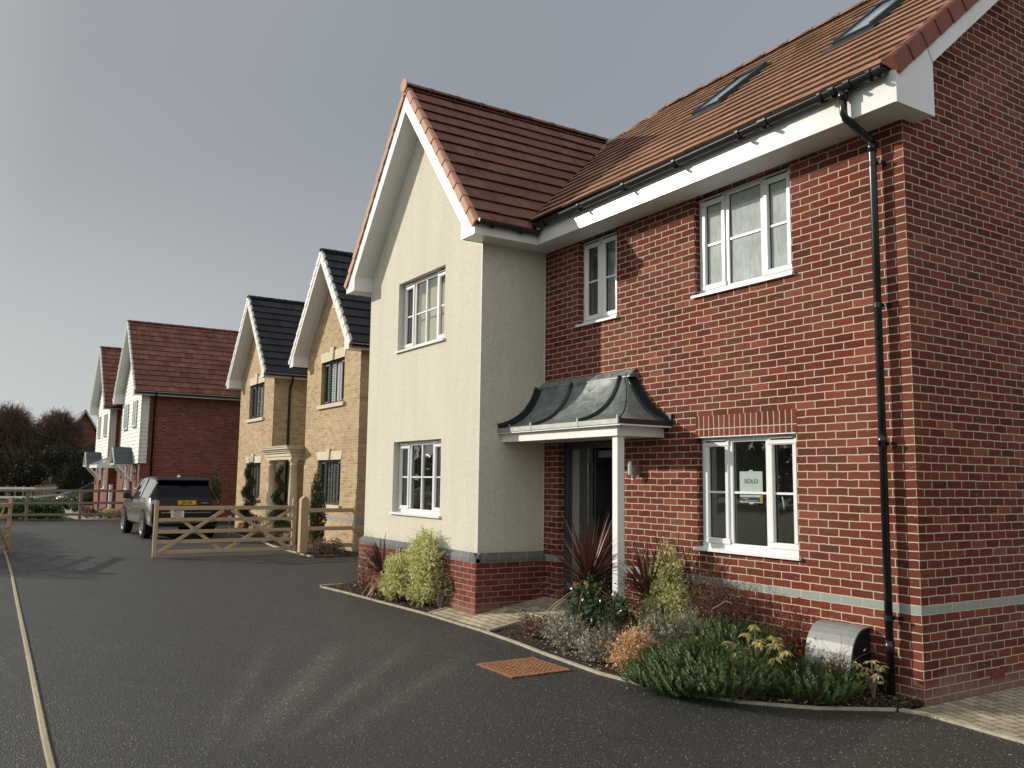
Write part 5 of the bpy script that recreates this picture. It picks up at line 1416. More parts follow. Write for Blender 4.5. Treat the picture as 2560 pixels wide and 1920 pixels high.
def fence(name, label, p0, p1, posts, rails, m_post, m_rail, pw=.10, ph=1.25, rt=.04, org=None, group=None, side=1):
    T = thing(name, label, 'fence', (p0[0], p0[1], 0), group); d = Vector((p1[0] - p0[0], p1[1] - p0[1], 0)); L = d.length; a = math.atan2(d.y, d.x); X = xform(p0[0], p0[1], a)
    for t_ in posts:
        b = MB(); b.bbox(t_ - pw / 2, t_ + pw / 2, -pw / 2, pw / 2, 0, ph, .006); b.xf(X).build('post', M[m_post], T)
    for z0_, z1_ in rails:
        b = MB(); b.bbox(0, L, side * (pw / 2 + .001), side * (pw / 2 + rt), z0_, z1_, .005) if side > 0 else b.bbox(0, L, -(pw / 2 + rt), -(pw / 2 + .001), z0_, z1_, .005)
        b.xf(X).build('rail', M[m_rail], T)
    return T
F1 = fence('post_and_rail_fence', 'short timber post and rail fence joining the gate post to the rendered gable', (-16.37, .36), (-16.27, 1.66), [1.24], [(.985, 1.085), (.545, .64), (.13, .225)], 'wood_new', 'wood_new', pw=.085, ph=1.30, side=-1)
F2 = fence('post_and_rail_fence', 'weathered three-rail fence across the end of the drive', (-34.9, -8.6), (-34.9, -.95), [.2, 2.0, 3.9, 5.8, 7.55], [(1.15, 1.25), (.66, .76), (.20, .30)], 'wood_old', 'wood_old', pw=.11, ph=1.24, side=-1)
F3 = fence('white_fence', 'white painted two-rail fence beyond the laurel bushes', (-56, -9.6), (-56, -3.2), [.2 + .43 * i for i in range(15)], [(.93, 1.08), (.40, .54)], 'wood_old', 'white_paint', pw=.09, ph=1.17, side=-1)
F4 = fence('white_fence', 'white fence running away behind the dark hatchback', (-56, -3.2), (-64, -1.35), [.1 + .9 * i for i in range(9)], [(.90, 1.04), (.42, .54)], 'wood_old', 'white_paint', pw=.09, ph=1.2, side=-1)

# ------------------------------------------------------------------ cars
def car_body(T, X, st, paint, roofm, glass_lo, glass_hi, rear_glass, screen, mats):
    b = MB(); n = 8; rows = []
    for (x, zb, wl, wb, zbelt, wr, zr) in st:
        zm = zb + (zbelt - zb) * .45
        half = [(0, zb), (wl - .10, zb), (wl - .01, zb + .10), (wl, zm), (wb, zbelt), (wr, zr - .05), (wr - .11, zr), (0, zr + .02)]
        ring = [(x, y, z) for y, z in half] + [(x, -y, z) for y, z in half[-2:0:-1]]
        rows.append(ring)
    m_ = len(rows[0]); vs = [p for r in rows for p in r]; b.v = vs
    for i in range(len(rows) - 1):
        xa, xb = st[i][0], st[i + 1][0]; xm = (xa + xb) / 2
        for k in range(m_):
            k2 = (k + 1) % m_; mi = 0
            side = k in (4, m_ - 5)
            top = k in (5, 6, m_ - 7, m_ - 6)
            if side and glass_lo < xm < glass_hi: mi = 2
            if (top or k in (5, m_ - 6)) and glass_lo + .0 < xm < glass_hi: mi = 1
            if (top or side) and rear_glass[0] < xm < rear_glass[1]: mi = 3
            if xm < .09 and paint: mi = 1  # rear faces black: shade put into the grey-green body colour
            if (top or side) and screen[0] < xm < screen[1]: mi = 3
            b.f.append((i * m_ + k, i * m_ + k2, (i + 1) * m_ + k2, (i + 1) * m_ + k)); b.m.append(mi)
    b.f.append(tuple(range(m_ - 1, -1, -1))); b.m.append(0); b.f.append(tuple(range((len(rows) - 1) * m_, len(rows) * m_))); b.m.append(0)
    return b.xf(X).build('body', mats, T, smooth=True)
def car_wheels(T, X, xs, hw, r, wd):
    for x in xs:
        for s in (-1, 1):
            b = MB(); yo = s * hw
            prof = [(r * .70, 0), (r * .93, 0), (r, .03), (r, wd - .03), (r * .93, wd)]
            vs = []; n = 28
            for rr, t_ in prof:
                for k in range(n): vs.append((x + rr * cos(2 * pi * k / n), yo - s * t_, r + rr * sin(2 * pi * k / n)))
            fs = [(i * n + k, i * n + (k + 1) % n, (i + 1) * n + (k + 1) % n, (i + 1) * n + k) for i in range(len(prof) - 1) for k in range(n)]
            b.add(vs, fs); wh = b.xf(X).build('wheel', M['tyre'], T, smooth=True)
            b = MB()
            for k in range(n):
                a0, a1 = 2 * pi * k / n, 2 * pi * (k + 1) / n
                P = lambda rr, a, y: (x + rr * cos(a), yo - s * y, r + rr * sin(a))
                b.add([P(r * .70, a0, 0), P(r * .70, a1, 0), P(r * .64, a1, .02), P(r * .64, a0, .02)], [(0, 1, 2, 3)])
            for k in range(10):
                a = 2 * pi * k / 10; da = .13 if k % 2 else .10
                P = lambda rr, a_, y: (x + rr * cos(a_), yo - s * y, r + rr * sin(a_))
                b.add([P(.05, a - .5, .02), P(r * .66, a - da, .012), P(r * .66, a + da, .012), P(.05, a + .5, .02)], [(0, 1, 2, 3)])
            b.xf(X).build('rim', M['rim'], wh)
            b = MB()
            for k in range(n):
                a0, a1 = 2 * pi * k / n, 2 * pi * (k + 1) / n
                b.add([(x, yo - s * .07, r), (x + r * .69 * cos(a0), yo - s * .07, r + r * .69 * sin(a0)), (x + r * .69 * cos(a1), yo - s * .07, r + r * .69 * sin(a1))], [(0, 1, 2)])
            b.xf(X).build('brake_disc', M['black'], wh)
def arches(T, X, xs, hw, r):
    b = MB(); first = True
    for x in xs:
        for s in (-1, 1):
            if not first: b.cut()
            first = False; n = 26
            vs = [(x, s * (hw + .006), r)] + [(x + (r + .065) * cos(2 * pi * k / n), s * (hw + .006), r + .02 + (r + .065) * sin(2 * pi * k / n)) for k in range(n)]
            b.add(vs, [(0, k + 1, (k + 1) % n + 1) for k in range(n)])
    b.xf(X).build('wheel_arch', M['dark_gap'], T)

SUV = thing('parked_car', 'grey green four-wheel-drive car with black tailgate parked beyond the gate', 'car', (-22.35, -1.27, 0))
X = xform(-22.35, -1.27, pi + .035)
st = [(0.0, .46, .88, .90, .92, .86, .98), (.05, .40, .95, .955, 1.02, .90, 1.08), (.14, .36, .985, .975, 1.12, .88, 1.20), (.30, .34, 1.0, .98, 1.155, .82, 1.42), (.50, .34, 1.0, .985, 1.16, .76, 1.66), (.66, .34, 1.0, .985, 1.16, .745, 1.745),
      (1.2, .34, .995, .98, 1.15, .745, 1.79), (1.9, .34, .985, .97, 1.14, .745, 1.81), (2.6, .34, .985, .97, 1.13, .735, 1.785), (2.95, .34, .99, .975, 1.12, .725, 1.72), (3.5, .34, .995, .98, 1.11, .78, 1.28), (3.72, .34, 1.0, .975, 1.08, .82, 1.15),
      (4.3, .35, .99, .955, 1.02, .82, 1.09), (4.65, .38, .95, .91, .92, .80, 1.0), (4.82, .42, .88, .86, .76, .80, .82), (4.86, .48, .80, .78, .66, .76, .70)]
car_body(SUV, X, st, 1, 0, .55, 3.3, (.14, .55), (2.95, 3.5), [M['paint_green'], M['paint_black'], M['glass_car'], M['glass_dark']])
arches(SUV, X, (.98, 3.86), 1.0, .385); car_wheels(SUV, X, (.98, 3.86), 1.03, .385, .26)
b = MB()
b.prism([(-.88, .98), (.88, .98), (.86, 1.22), (-.86, 1.22)], lambda p, q, t_: (t_ + (q - .98) * .5, p, q), -.015, .04)
b.prism([(-.90, .50), (.90, .50), (.90, .80), (.84, .98), (-.84, .98), (-.90, .80)], lambda p, q, t_: (t_, p, q), -.02, .03)
tg = b.xf(X).build('tailgate', M['paint_black'], SUV)
b = MB(); b.prism([(.16, 1.17), (.60, 1.71), (.56, 1.735), (.12, 1.18)], lambda p, q, t_: (p - .02, t_, q), -.74, .74); b.xf(X).build('rear_window', M['glass_dark'], SUV)
b = MB(); b.prism([(.36, 1.70), (.68, 1.745), (.68, 1.80), (.36, 1.73)], lambda p, q, t_: (p, t_, q), -.74, .74); b.xf(X).build('spoiler', M['paint_black'], SUV)
b = MB(); b.box(-.033, -.022, -.26, .26, 1.0, 1.125); pl = b.xf(X).build('number_plate', M['plate'], SUV)
ORG[pl.name] = ORG[SUV.name]
wp = X(-.036, 0, 1.062); text_part('lettering', 'J30 KK', .115, M['ink_dark'], pl, wp, (pi / 2, 0, pi / 2 + .035), .0008, sx=.92)
b = MB(); b.box(-.02, .12, .72, .90, 1.0, 1.12); b.cut(); b.box(-.02, .12, -.90, -.72, 1.0, 1.12); b.xf(X).build('tail_lamp', M['lamp_red'], SUV)
b = MB(); b.box(-.03, .0, -.62, -.40, 1.03, 1.07); b.cut(); b.box(-.03, -.01, -.83, -.60, .50, .58); b.cut(); b.box(-.03, -.01, .60, .83, .50, .58); b.cut(); b.box(-.028, -.015, -.7, .7, .76, .79); b.xf(X).build('chrome_trim', M['rim'], SUV)
b = MB(); b.prism([(1.05, 1.79), (1.28, 1.80), (1.12, 1.87), (1.08, 1.87)], lambda p, q, t_: (p, t_, q), -.03, .03); b.xf(X).build('roof_aerial', M['lamp_clear'], SUV)
for s in (-1, 1):
    b = MB(); b.bbox(2.95, 3.12, min(s * 1.0, s * 1.2), max(s * 1.0, s * 1.2), 1.12, 1.30, .03); mm = b.xf(X).build('wing_mirror', M['paint_black'], SUV)
b = MB()
for s in (-1, 1):
    for xx in (1.62, 2.62): b.cut(); b.prism([(xx, 1.16), (xx + .07, 1.16), (xx + .07, 1.75), (xx, 1.75)], lambda p, q, t_, s=s: (p, s * (.983 - (q - 1.14) * .375) + t_, q), -.008, .008)
b.xf(X).build('window_pillar', M['paint_black'], SUV)
b = MB()
for s in (-1, 1):
    for xx in (1.45, 2.5): b.cut(); b.box(xx, xx + .16, min(s * .97, s * 1.0), max(s * .97, s * 1.0), .98, 1.01)
    b.cut()
b.xf(X).build('door_handle', M['rim'], SUV)

HB = thing('parked_hatchback', 'dark navy hatchback parked beside the white fence in the distance', 'car', (-48.6, 1.2, 0))
X = xform(-48.6, 1.35, -pi / 2)
st = [(0.0, .40, .74, .78, .85, .70, .95), (.06, .32, .82, .83, .98, .76, 1.08), (.2, .26, .86, .85, 1.0, .66, 1.32), (.5, .24, .87, .855, 1.0, .60, 1.44), (1.2, .24, .87, .855, .98, .60, 1.49), (2.0, .24, .865, .85, .95, .60, 1.47), (2.3, .24, .865, .85, .94, .60, 1.42),
      (3.1, .24, .87, .84, .92, .70, 1.0), (3.3, .24, .87, .83, .88, .72, .96), (3.75, .26, .83, .78, .76, .68, .84), (3.95, .32, .74, .70, .60, .62, .68), (4.0, .38, .64, .62, .52, .58, .58)]
car_body(HB, X, st, 0, 0, .3, 2.7, (.1, .4), (2.3, 3.1), [M['paint_navy'], M['paint_navy'], M['glass_dark'], M['glass_dark']])
arches(HB, X, (.72, 3.2), .87, .31); car_wheels(HB, X, (.72, 3.2), .885, .31, .2)
for s in (-1, 1):
    b = MB(); b.add([(3.55, s * .80, .80), (3.9, s * .62, .68), (3.88, s * .66, .56), (3.5, s * .85, .64)], [(0, 1, 2, 3)]); b.tube([(3.62, s * .80, .70), (3.86, s * .70, .63)], .075, 8); b.xf(X).build('headlight', M['lamp_clear'], HB, smooth=True)
    b = MB(); b.bbox(2.35, 2.5, min(s * .87, s * 1.03), max(s * .87, s * 1.03), .96, 1.08, .02); b.xf(X).build('wing_mirror', M['paint_navy'], HB)

# ------------------------------------------------------------------ plants
def leaf(mb, c, d, side, ln, wd, mi=0):
    h = d * (ln / 2)
    mb.add([c - h, c + side * (wd / 2) - h * .1, c + h, c - side * (wd / 2) - h * .1], [(0, 1, 2, 3)], mi)
def rdir(rn, up=0.0):
    while True:
        v_ = Vector((rn.uniform(-1, 1), rn.uniform(-1, 1), rn.uniform(-1, 1)))
        if .05 < v_.length < 1: break
    v_.normalize(); v_.z += up; return v_.normalized()
def cloud(mb, rn, blobs, n, ln, wd, up=.25, shell=.55, nm=1, droop=0.0):
    tot = sum(b_[3] * b_[4] * b_[5] for b_ in blobs)
    for (cx_, cy_, cz_, rx, ry, rz) in blobs:
        k = int(n * rx * ry * rz / tot)
        for _ in range(k):
            d0 = rdir(rn); r_ = shell + (1 - shell) * rn.random() ** .7
            if rn.random() < .12: r_ *= rn.uniform(1.0, 1.16)
            c = Vector((cx_ + d0.x * rx * r_, cy_ + d0.y * ry * r_, cz_ + d0.z * rz * r_))
            if c.z < .02: continue
            d = (d0 * .8 + rdir(rn) + Vector((0, 0, up))).normalized(); s = d.cross(rdir(rn)).normalized(); q = rn.uniform(.6, 1.25)
            leaf(mb, c, d, s, ln * q, wd * q, rn.randrange(nm))
def sprigs(mb, rn, blobs, n, ln, wd, L0=.05, L1=.13, nm=1, per=9):
    tot = sum(b_[3] * b_[4] * b_[5] for b_ in blobs)
    for (cx_, cy_, cz_, rx, ry, rz) in blobs:
        for _ in range(int(n * rx * ry * rz / tot)):
            d0 = rdir(rn, .15); c = Vector((cx_ + d0.x * rx * .85, cy_ + d0.y * ry * .85, cz_ + d0.z * rz * .85)); d = (d0 + rdir(rn) * .45 + Vector((0, 0, .35))).normalized(); L = rn.uniform(L0, L1)
            for j in range(per):
                t_ = j / per; s = d.cross(rdir(rn)).normalized(); dd = (s + d * .8).normalized(); q = ln * rn.uniform(.6, 1.1) * (1.05 - .3 * t_)
                p = c + d * L * t_ + dd * q * .5
                if p.z < .02: continue
                leaf(mb, p, dd, dd.cross(d + rdir(rn) * .4).normalized(), q, wd * q / ln, rn.randrange(nm))
def branches(mb, rn, base, tips, r0=.012, n=5, bend=.15):
    base = Vector(base)
    for tp in tips:
        tp = Vector(tp); m_ = base.lerp(tp, .5) + Vector((rn.uniform(-1, 1), rn.uniform(-1, 1), rn.uniform(0, 1))) * bend * (tp - base).length
        pts = [(base * (1 - t_) ** 2 + m_ * 2 * t_ * (1 - t_) + tp * t_ ** 2) for t_ in [i / n for i in range(n + 1)]]
        mb.tube(pts, [r0 * (1 - .8 * i / n) for i in range(n + 1)], 4, caps=False)
def gpos(x, y, dz=0.0): return (x, y, gz(x, y) + dz)
def shrub(name, label, x, y, blobs, n, ln, wd, lm, stem_m='bark', seed=1, group=None, ntip=14, z=None, cat='shrub', up=.25, shell=.5, stem_r=.010, bend=.15, spr=0, sL=(.05, .13)):
    rn = random.Random(seed); zz = gz(x, y) if z is None else z
    T = thing(name, label, cat, (x, y, zz), group)
    bl = [(x + a, y + b_, zz + c, d, e, f) for a, b_, c, d, e, f in blobs]
    if lm:
        mb = MB(); lms = lm if isinstance(lm, (list, tuple)) else [lm]
        cloud(mb, rn, bl, n, ln, wd, up, shell, len(lms)); sprigs(mb, rn, bl, spr, ln, wd, sL[0], sL[1], len(lms)); mb.build('foliage', [M[k] for k in lms], T)
    mb = MB(); tips = []
    for _ in range(ntip):
        q = rn.choice(bl); d0 = rdir(rn, .4); tips.append((q[0] + d0.x * q[3] * .85, q[1] + d0.y * q[4] * .85, max(zz + .05, q[2] + d0.z * q[5] * .85)))
    branches(mb, rn, (x, y, zz - .02), tips, stem_r, bend=bend); mb.build('stems', M[stem_m], T)
    return T

def cordyline(label, x, y, h, n, ln, seed, dead=12, spread=1.0, z=None):
    rn = random.Random(seed); zz = gz(x, y) if z is None else z
    T = thing('cordyline', label, 'plant', (x, y, zz), 'dark red cordylines')
    tr = MB(); tr.tube([(x, y, zz - .02), (x + .01, y, zz + h * .5), (x, y, zz + h)], [.035, .028, .024], 8); tr.build('trunk', M['bark'], T, smooth=True)
    for nm, cnt, mt in (('leaves', n, 'l_cord'), ('dead_leaves', dead, 'l_cord_dead')):
        mb = MB()
        for i in range(cnt):
            az = rn.uniform(0, 2 * pi)
            el_ = rn.triangular(-.15, 1.5, .75) if nm == 'leaves' else rn.uniform(-1.1, -.2)
            el_ = el_ * spread if el_ > 0 else el_
            L = ln * rn.uniform(.75, 1.12) * (.9 if nm != 'leaves' else 1); w_ = rn.uniform(.020, .032)
            d = Vector((cos(az) * cos(el_), sin(az) * cos(el_), sin(el_))); s = Vector((-sin(az), cos(az), 0)); p = Vector((x, y, zz + h - rn.uniform(0, .09))); k = 6; vs = []
            droop = rn.uniform(.03, .14) if el_ > .5 else rn.uniform(.10, .30)
            for j in range(k + 1):
                t_ = j / k; ww = w_ * (.45 + 1.1 * t_) if t_ < .35 else w_ * (1 - ((t_ - .35) / .65) ** 1.6)
                up_ = d.cross(s) * (-.006)
                vs += [p + s * ww * .5, p + up_ * (1 - t_), p - s * ww * .5]
                d = (d + Vector((0, 0, -droop * (.4 + t_)))).normalized(); p = p + d * (L / k)
                if p.z < zz + .01: p.z = zz + .01
            for j in range(k):
                o = j * 3; mb.add([], []); n0 = len(mb.v)
            n0 = len(mb.v); mb.v.extend([tuple(q) for q in vs])
            for j in range(k):
                o = n0 + j * 3
                mb.f.append((o, o + 1, o + 4, o + 3)); mb.m.append(0); mb.f.append((o + 1, o + 2, o + 5, o + 4)); mb.m.append(0)
        mb.build(nm, M[mt], T)
    return T
cordyline('dark red cordyline against the plinth of the rendered gable', -7.95, -1.36, .40, 95, .70, 3, dead=10)
cordyline('large dark red cordyline fanning out in front of the door, left of the white post', -3.76, -.62, .54, 150, .92, 4, dead=14)
cordyline('dark red cordyline behind the white post against the brick wall', -3.02, -.34, .42, 110, .80, 5, dead=4)

shrub('nandina', 'thin rust leaved shrub at the far left end of the bed', -8.62, -1.36, [(0, 0, .28, .20, .14, .24), (.12, .03, .12, .22, .1, .1)], 700, .045, .018, ['l_rust', 'l_lav'], 'twig_red', 11)
PIT = 'yellow green variegated pittosporums'
shrub('pittosporum', 'low rounded yellow green shrub left of the taller one', -7.42, -1.34, [(0, 0, .40, .25, .18, .22), (-.14, -.02, .22, .22, .15, .18), (.10, .0, .54, .17, .12, .14), (-.16, 0, .50, .14, .1, .13), (.16, -.02, .30, .17, .12, .18)], 4800, .036, .021, ['l_pitto'], seed=12, group=PIT, shell=.45, spr=520)
shrub('pittosporum', 'tallest bushy yellow green shrub below the gable corner', -6.86, -1.22, [(-.05, 0, .58, .22, .17, .22), (.02, .02, .84, .16, .13, .17), (.16, .0, .80, .15, .12, .15), (-.16, 0, .42, .20, .16, .18), (.17, -.02, .44, .20, .16, .20), (-.14, .0, .78, .15, .12, .15), (.30, 0, .66, .15, .12, .16), (-.26, 0, .62, .13, .1, .14), (.22, 0, .30, .22, .15, .2), (-.22, 0, .2, .2, .15, .16), (.0, 0, .18, .28, .17, .14), (.04, 0, 1.0, .06, .06, .08)], 7000, .038, .022, ['l_pitto', 'l_pitto', 'l_pitto2'], seed=13, group=PIT, shell=.4, spr=820, sL=(.06, .17))
shrub('pittosporum', 'upright yellow green shrub against the wall under the ground floor window', -2.78, -.30, [(-.02, 0, .46, .17, .15, .20), (.0, 0, .76, .14, .12, .15), (-.12, -.04, .28, .16, .14, .16), (.08, 0, .60, .14, .13, .16), (.06, 0, .90, .08, .08, .10), (-.12, 0, .68, .11, .1, .12), (.18, 0, .38, .17, .13, .2), (.14, 0, .76, .09, .08, .11), (-.18, 0, .5, .1, .1, .14), (-.22, -.05, .26, .13, .12, .16)], 5400, .032, .018, ['l_pitto', 'l_pitto2'], seed=14, group=PIT, shell=.4, spr=640, sL=(.05, .13))
shrub('euonymus', 'small straggly cream-edged shrub at the foot of the gable corner', -6.36, -1.18, [(0, 0, .40, .12, .10, .18), (.12, .06, .30, .12, .10, .12), (-.08, 0, .22, .14, .10, .12)], 420, .075, .026, ['l_vari'], 'twig_grey', 15, ntip=20)
shrub('choisya', 'dark glossy shrub with pale flower heads at the foot of the white post', -3.26, -.92, [(0, 0, .28, .30, .22, .22), (-.16, 0, .46, .18, .15, .16), (.22, .08, .34, .22, .16, .18), (-.08, .0, .54, .09, .09, .08), (-.3, 0, .3, .1, .1, .12)], 1500, .06, .032, ['l_dark', 'l_dark', 'l_laurel'], seed=16, shell=.4, spr=110, sL=(.08, .18))
mb = MB(); rn = random.Random(5)
for c in ((-3.50, -1.0, .66), (-3.42, -1.06, .52), (-3.25, -1.12, .36), (-3.2, -1.12, .30), (-3.36, -.95, .70), (-3.02, -1.08, .22)):
    for i in range(60):
        d = rdir(rn); leaf(mb, Vector(c) + d * .035 * rn.random(), d, d.cross(rdir(rn)).normalized(), .02, .012)
mb.build('flower_heads', M['l_peach'], [o for o in bpy.data.objects if o.name.startswith('choisya')][0])
shrub('dwarf_berberis', 'low rust brown twiggy shrub beside the front path', -3.98, -1.24, [(0, 0, .13, .30, .12, .12), (.2, .05, .16, .22, .12, .12), (-.2, .0, .2, .07, .06, .14)], 900, .032, .018, ['l_rust', 'l_lav'], 'twig_red', 17, ntip=50, stem_r=.005)
shrub('grey_sage', 'grey brown low shrub behind the kerb, left of the smaller grey one', -3.22, -1.36, [(0, 0, .16, .22, .14, .14), (-.12, .05, .26, .12, .1, .12), (.14, .04, .22, .1, .1, .12)], 1000, .036, .016, ['l_lav', 'l_silver'], 'twig_grey', 18, ntip=50, stem_r=.005, spr=150, shell=.3, sL=(.08, .18))
shrub('grey_sage', 'small grey brown plant between the drain cover and the peach shrub', -2.62, -1.40, [(0, 0, .11, .24, .12, .10), (.1, .05, .2, .12, .1, .1), (-.16, 0, .16, .1, .1, .1)], 700, .034, .015, ['l_lav', 'l_lav', 'l_silver'], 'twig_grey', 19, ntip=44, stem_r=.005, spr=130, shell=.3, sL=(.08, .16))
shrub('heather', 'peach coloured dried bush at the left of the green ground cover', -2.10, -1.38, [(0, 0, .20, .17, .15, .18), (.08, .06, .30, .14, .12, .12), (-.05, -.03, .1, .2, .12, .1)], 2100, .030, .016, ['l_peach'], 'twig_grey', 20, ntip=26, stem_r=.005, spr=120, shell=.3)
shrub('silver_lavender', 'silver grey tuft under the upright yellow green shrub', -2.35, -.82, [(0, 0, .24, .24, .18, .18), (.26, .1, .26, .24, .15, .18), (.5, .1, .24, .18, .14, .16)], 2600, .05, .009, ['l_silver', 'l_lav', 'l_rose2'], 'twig_grey', 21, up=.8, ntip=20, spr=260, sL=(.1, .2))
shrub('coprosma', 'olive brown small-leaved shrub below the ground floor window', -2.28, -.22, [(0, 0, .46, .24, .16, .30), (.22, .0, .36, .24, .15, .22), (-.1, 0, .3, .22, .16, .24)], 1800, .028, .016, ['l_olive', 'l_rust'], 'twig_red', 22, ntip=60, stem_r=.005, spr=160, sL=(.08, .22))
shrub('red_spiraea', 'rust red low plant behind the foot of the white post', -3.05, -.55, [(0, 0, .14, .26, .16, .14), (.15, .05, .2, .18, .12, .12)], 1000, .05, .024, ['l_red', 'l_rust'], 'twig_red', 23)
# bare twiggy shrub
def twiggy(name, label, x, y, n, h, sp, mt, seed, rad=.006, arch=.5, sub=5):
    rn = random.Random(seed); zz = gz(x, y); T = thing(name, label, 'shrub', (x, y, zz)); mb = MB()
    for i in range(n):
        az = rn.uniform(0, 2 * pi); out = rn.uniform(.2, 1) * sp; hh = h * rn.uniform(.55, 1.05); k = 8; pts = []
        for j in range(k + 1):
            t_ = j / k; r_ = out * t_ ** 1.3
            pts.append(Vector((x + cos(az) * r_ + rn.gauss(0, .008), min(y + sin(az) * r_ + rn.gauss(0, .008), -.015), zz + hh * (t_ - arch * t_ ** 3 * out / sp))))
        mb.tube(pts, [rad * (1 - .75 * j / k) for j in range(k + 1)], 3, caps=False)
        for _ in range(sub):
            j = rn.randrange(2, k); p = pts[j]; d = (rdir(rn, .5)); L = rn.uniform(.08, .24); q = p + d * L; q.y = min(q.y, -.012)
            mb.tube([p, p.lerp(q, .5) + rdir(rn) * .015, q], [rad * .45, rad * .35, rad * .2], 3, caps=False)
            for _ in range(2):
                d2 = (d + rdir(rn) * .9).normalized(); q2 = q + d2 * L * .5; q2.y = min(q2.y, -.012); mb.tube([q, q2], [rad * .25, rad * .15], 3, caps=False)
    mb.build('stems', M[mt], T); return T
tw = twiggy('bare_shrub', 'bare arching brown twigs against the brick below the ground floor window', -1.95, -.22, 60, .95, .55, 'twig_red', 30, rad=.0048, arch=.35)
mb = MB()
mb.tube([(-1.95, -.45, .1), (-1.98, -.5, .35), (-1.88, -.52, .58), (-1.70, -.52, .68), (-1.62, -.52, .67)], [.008, .008, .007, .005, .003], 6)
mb.build('pale_stem', M['twig_grey'], tw)
twiggy('thin_stemmed_shrub', 'wispy thin stems rising between the grey shrubs and the peach bush', -2.75, -1.05, 18, .42, .3, 'twig_grey', 36, rad=.003, arch=.3)
twiggy('red_stem_shrub', 'thin dark red stems beside the grey meter cover', -1.25, -.16, 26, .62, .22, 'twig_red', 31, rad=.004, arch=.15, sub=4)
mb = MB(); rn = random.Random(9)
for i in range(170):
    c = Vector((-1.25 + rn.gauss(0, .13), min(-.03, -.16 + rn.gauss(0, .08)), .12 + abs(rn.gauss(.22, .16)))); d = rdir(rn, -.3); leaf(mb, c, d, d.cross(rdir(rn)).normalized(), .045, .018)
mb.build('leaves', M['l_red'], bpy.data.objects['red_stem_shrub'])

# ground-cover rosemary: curved stems set with needles
def rosemary(label, x, y, rx, ry, h, n, seed, mats=('l_rose', 'l_rose2'), nl=.027, group='spreading green rosemary bushes', lean=(0, 0)):
    rn = random.Random(seed); zz = gz(x, y); T = thing('rosemary', label, 'shrub', (x, y, zz), group); mb = MB(); st_ = MB()
    for i in range(n):
        az = rn.uniform(0, 2 * pi); rr = sqrt(rn.random()) * .75
        bx_, by_ = x + cos(az) * rx * rr, y + sin(az) * ry * rr
        by_ = min(by_, -.03); bz = max(.01, zz * .6)
        hh = h * (1 - .62 * rr * rr) * rn.uniform(.65, 1.1); out = rn.uniform(.05, .2) + .16 * rr
        L = .16 + rn.random() * .1; top = Vector((bx_ + cos(az) * out * .5 + lean[0] * .1, min(by_ + sin(az) * out * .5, -.02), bz + max(.03, hh - L * .7)))
        d = Vector((cos(az) * (.35 + rr) + rn.gauss(0, .35) + lean[0], sin(az) * (.35 + rr) + rn.gauss(0, .35) + lean[1], rn.uniform(.35, 1.0))).normalized()
        p = top.copy(); k = 16; pts = [p.copy()]
        for j in range(k):
            d = (d + Vector((rn.gauss(0, .05), rn.gauss(0, .05), rn.uniform(-.01, .09)))).normalized(); p = p + d * (L / k)
            if p.y > -.015: p.y = -.015
            if p.z < .01: p.z = .01
            pts.append(p.copy())
            tip = j / k > .55
            for q in range(5):
                s = d.cross(rdir(rn)).normalized(); dd = (s + d * .9).normalized(); ll = nl * rn.uniform(.7, 1.15) * (1.0 if j < k - 3 else .7)
                leaf(mb, p + dd * ll * .5, dd, dd.cross(d).normalized(), ll, .0075, (1 if (tip and rn.random() < .75) else 0))
        if i % 3 == 0: st_.tube([Vector((bx_, by_, bz)), top, pts[k // 2]], [.004, .003, .002], 3, caps=False)
    mb.build('foliage', [M[m_] for m_ in mats], T); st_.build('stems', M['twig_grey'], T)
    return T
rosemary('wide dark green needle-leaved bush spilling over the kerb, largest of its kind', -1.24, -1.22, .56, .42, .38, 640, 40)
rosemary('low green needle-leaved mat lying over the kerb at its left end', -1.42, -1.50, .42, .15, .18, 230, 43)
rosemary('green needle-leaved bush behind, against the wall by the bare twigs', -1.62, -.55, .42, .28, .48, 300, 41, lean=(.3, 0))
rosemary('low needle-leaved bush running up to the grey meter cover', -.72, -.62, .42, .28, .26, 300, 42)

def whorled(name, label, x, y, tops, ln, wd, mt, stem, seed, nleaf=11, droop=-.25):
    rn = random.Random(seed); zz = gz(x, y); T = thing(name, label, 'plant', (x, y, zz)); mb = MB(); sb = MB()
    for (dx, dy, h) in tops:
        tp = Vector((x + dx, min(y + dy, -.03), zz + h)); m_ = Vector((x + dx * .35, min(y + dy * .35, -.02), zz + h * .55)); sb.tube([(x, y, zz - .02), m_, tp], [.008, .006, .004], 5, caps=False)
        for i in range(nleaf):
            az = 2 * pi * i / nleaf + rn.uniform(-.3, .3); d = Vector((cos(az), sin(az), droop + rn.uniform(-.5, .5))).normalized(); s = Vector((-sin(az), cos(az), 0)); L = ln * rn.uniform(.7, 1.1)
            a, b2 = tp, tp + d * L * .5; d2 = (d + Vector((0, 0, -.6))).normalized(); c2 = b2 + d2 * L * .5
            mb.add([a, b2 + s * wd / 2, c2, b2 - s * wd / 2], [(0, 1, 2, 3)])
    mb.build('leaves', M[mt], T); sb.build('stems', M[stem], T); return T
whorled('pieris', 'pale yellow green drooping leaf whorls rising from the green ground cover', -1.02, -.86, [(-.26, -.05, .36), (-.14, .02, .44), (-.02, .0, .54), (.06, -.03, .40), (.18, .03, .40), (-.20, .05, .30), (.24, -.04, .30), (.02, -.12, .28), (-.10, -.14, .30), (.12, .1, .44), (-.05, .06, .40), (.12, -.12, .24), (-.2, -.12, .24), (.27, .05, .36)], .10, .032, 'l_yel', 'twig_grey', 50)
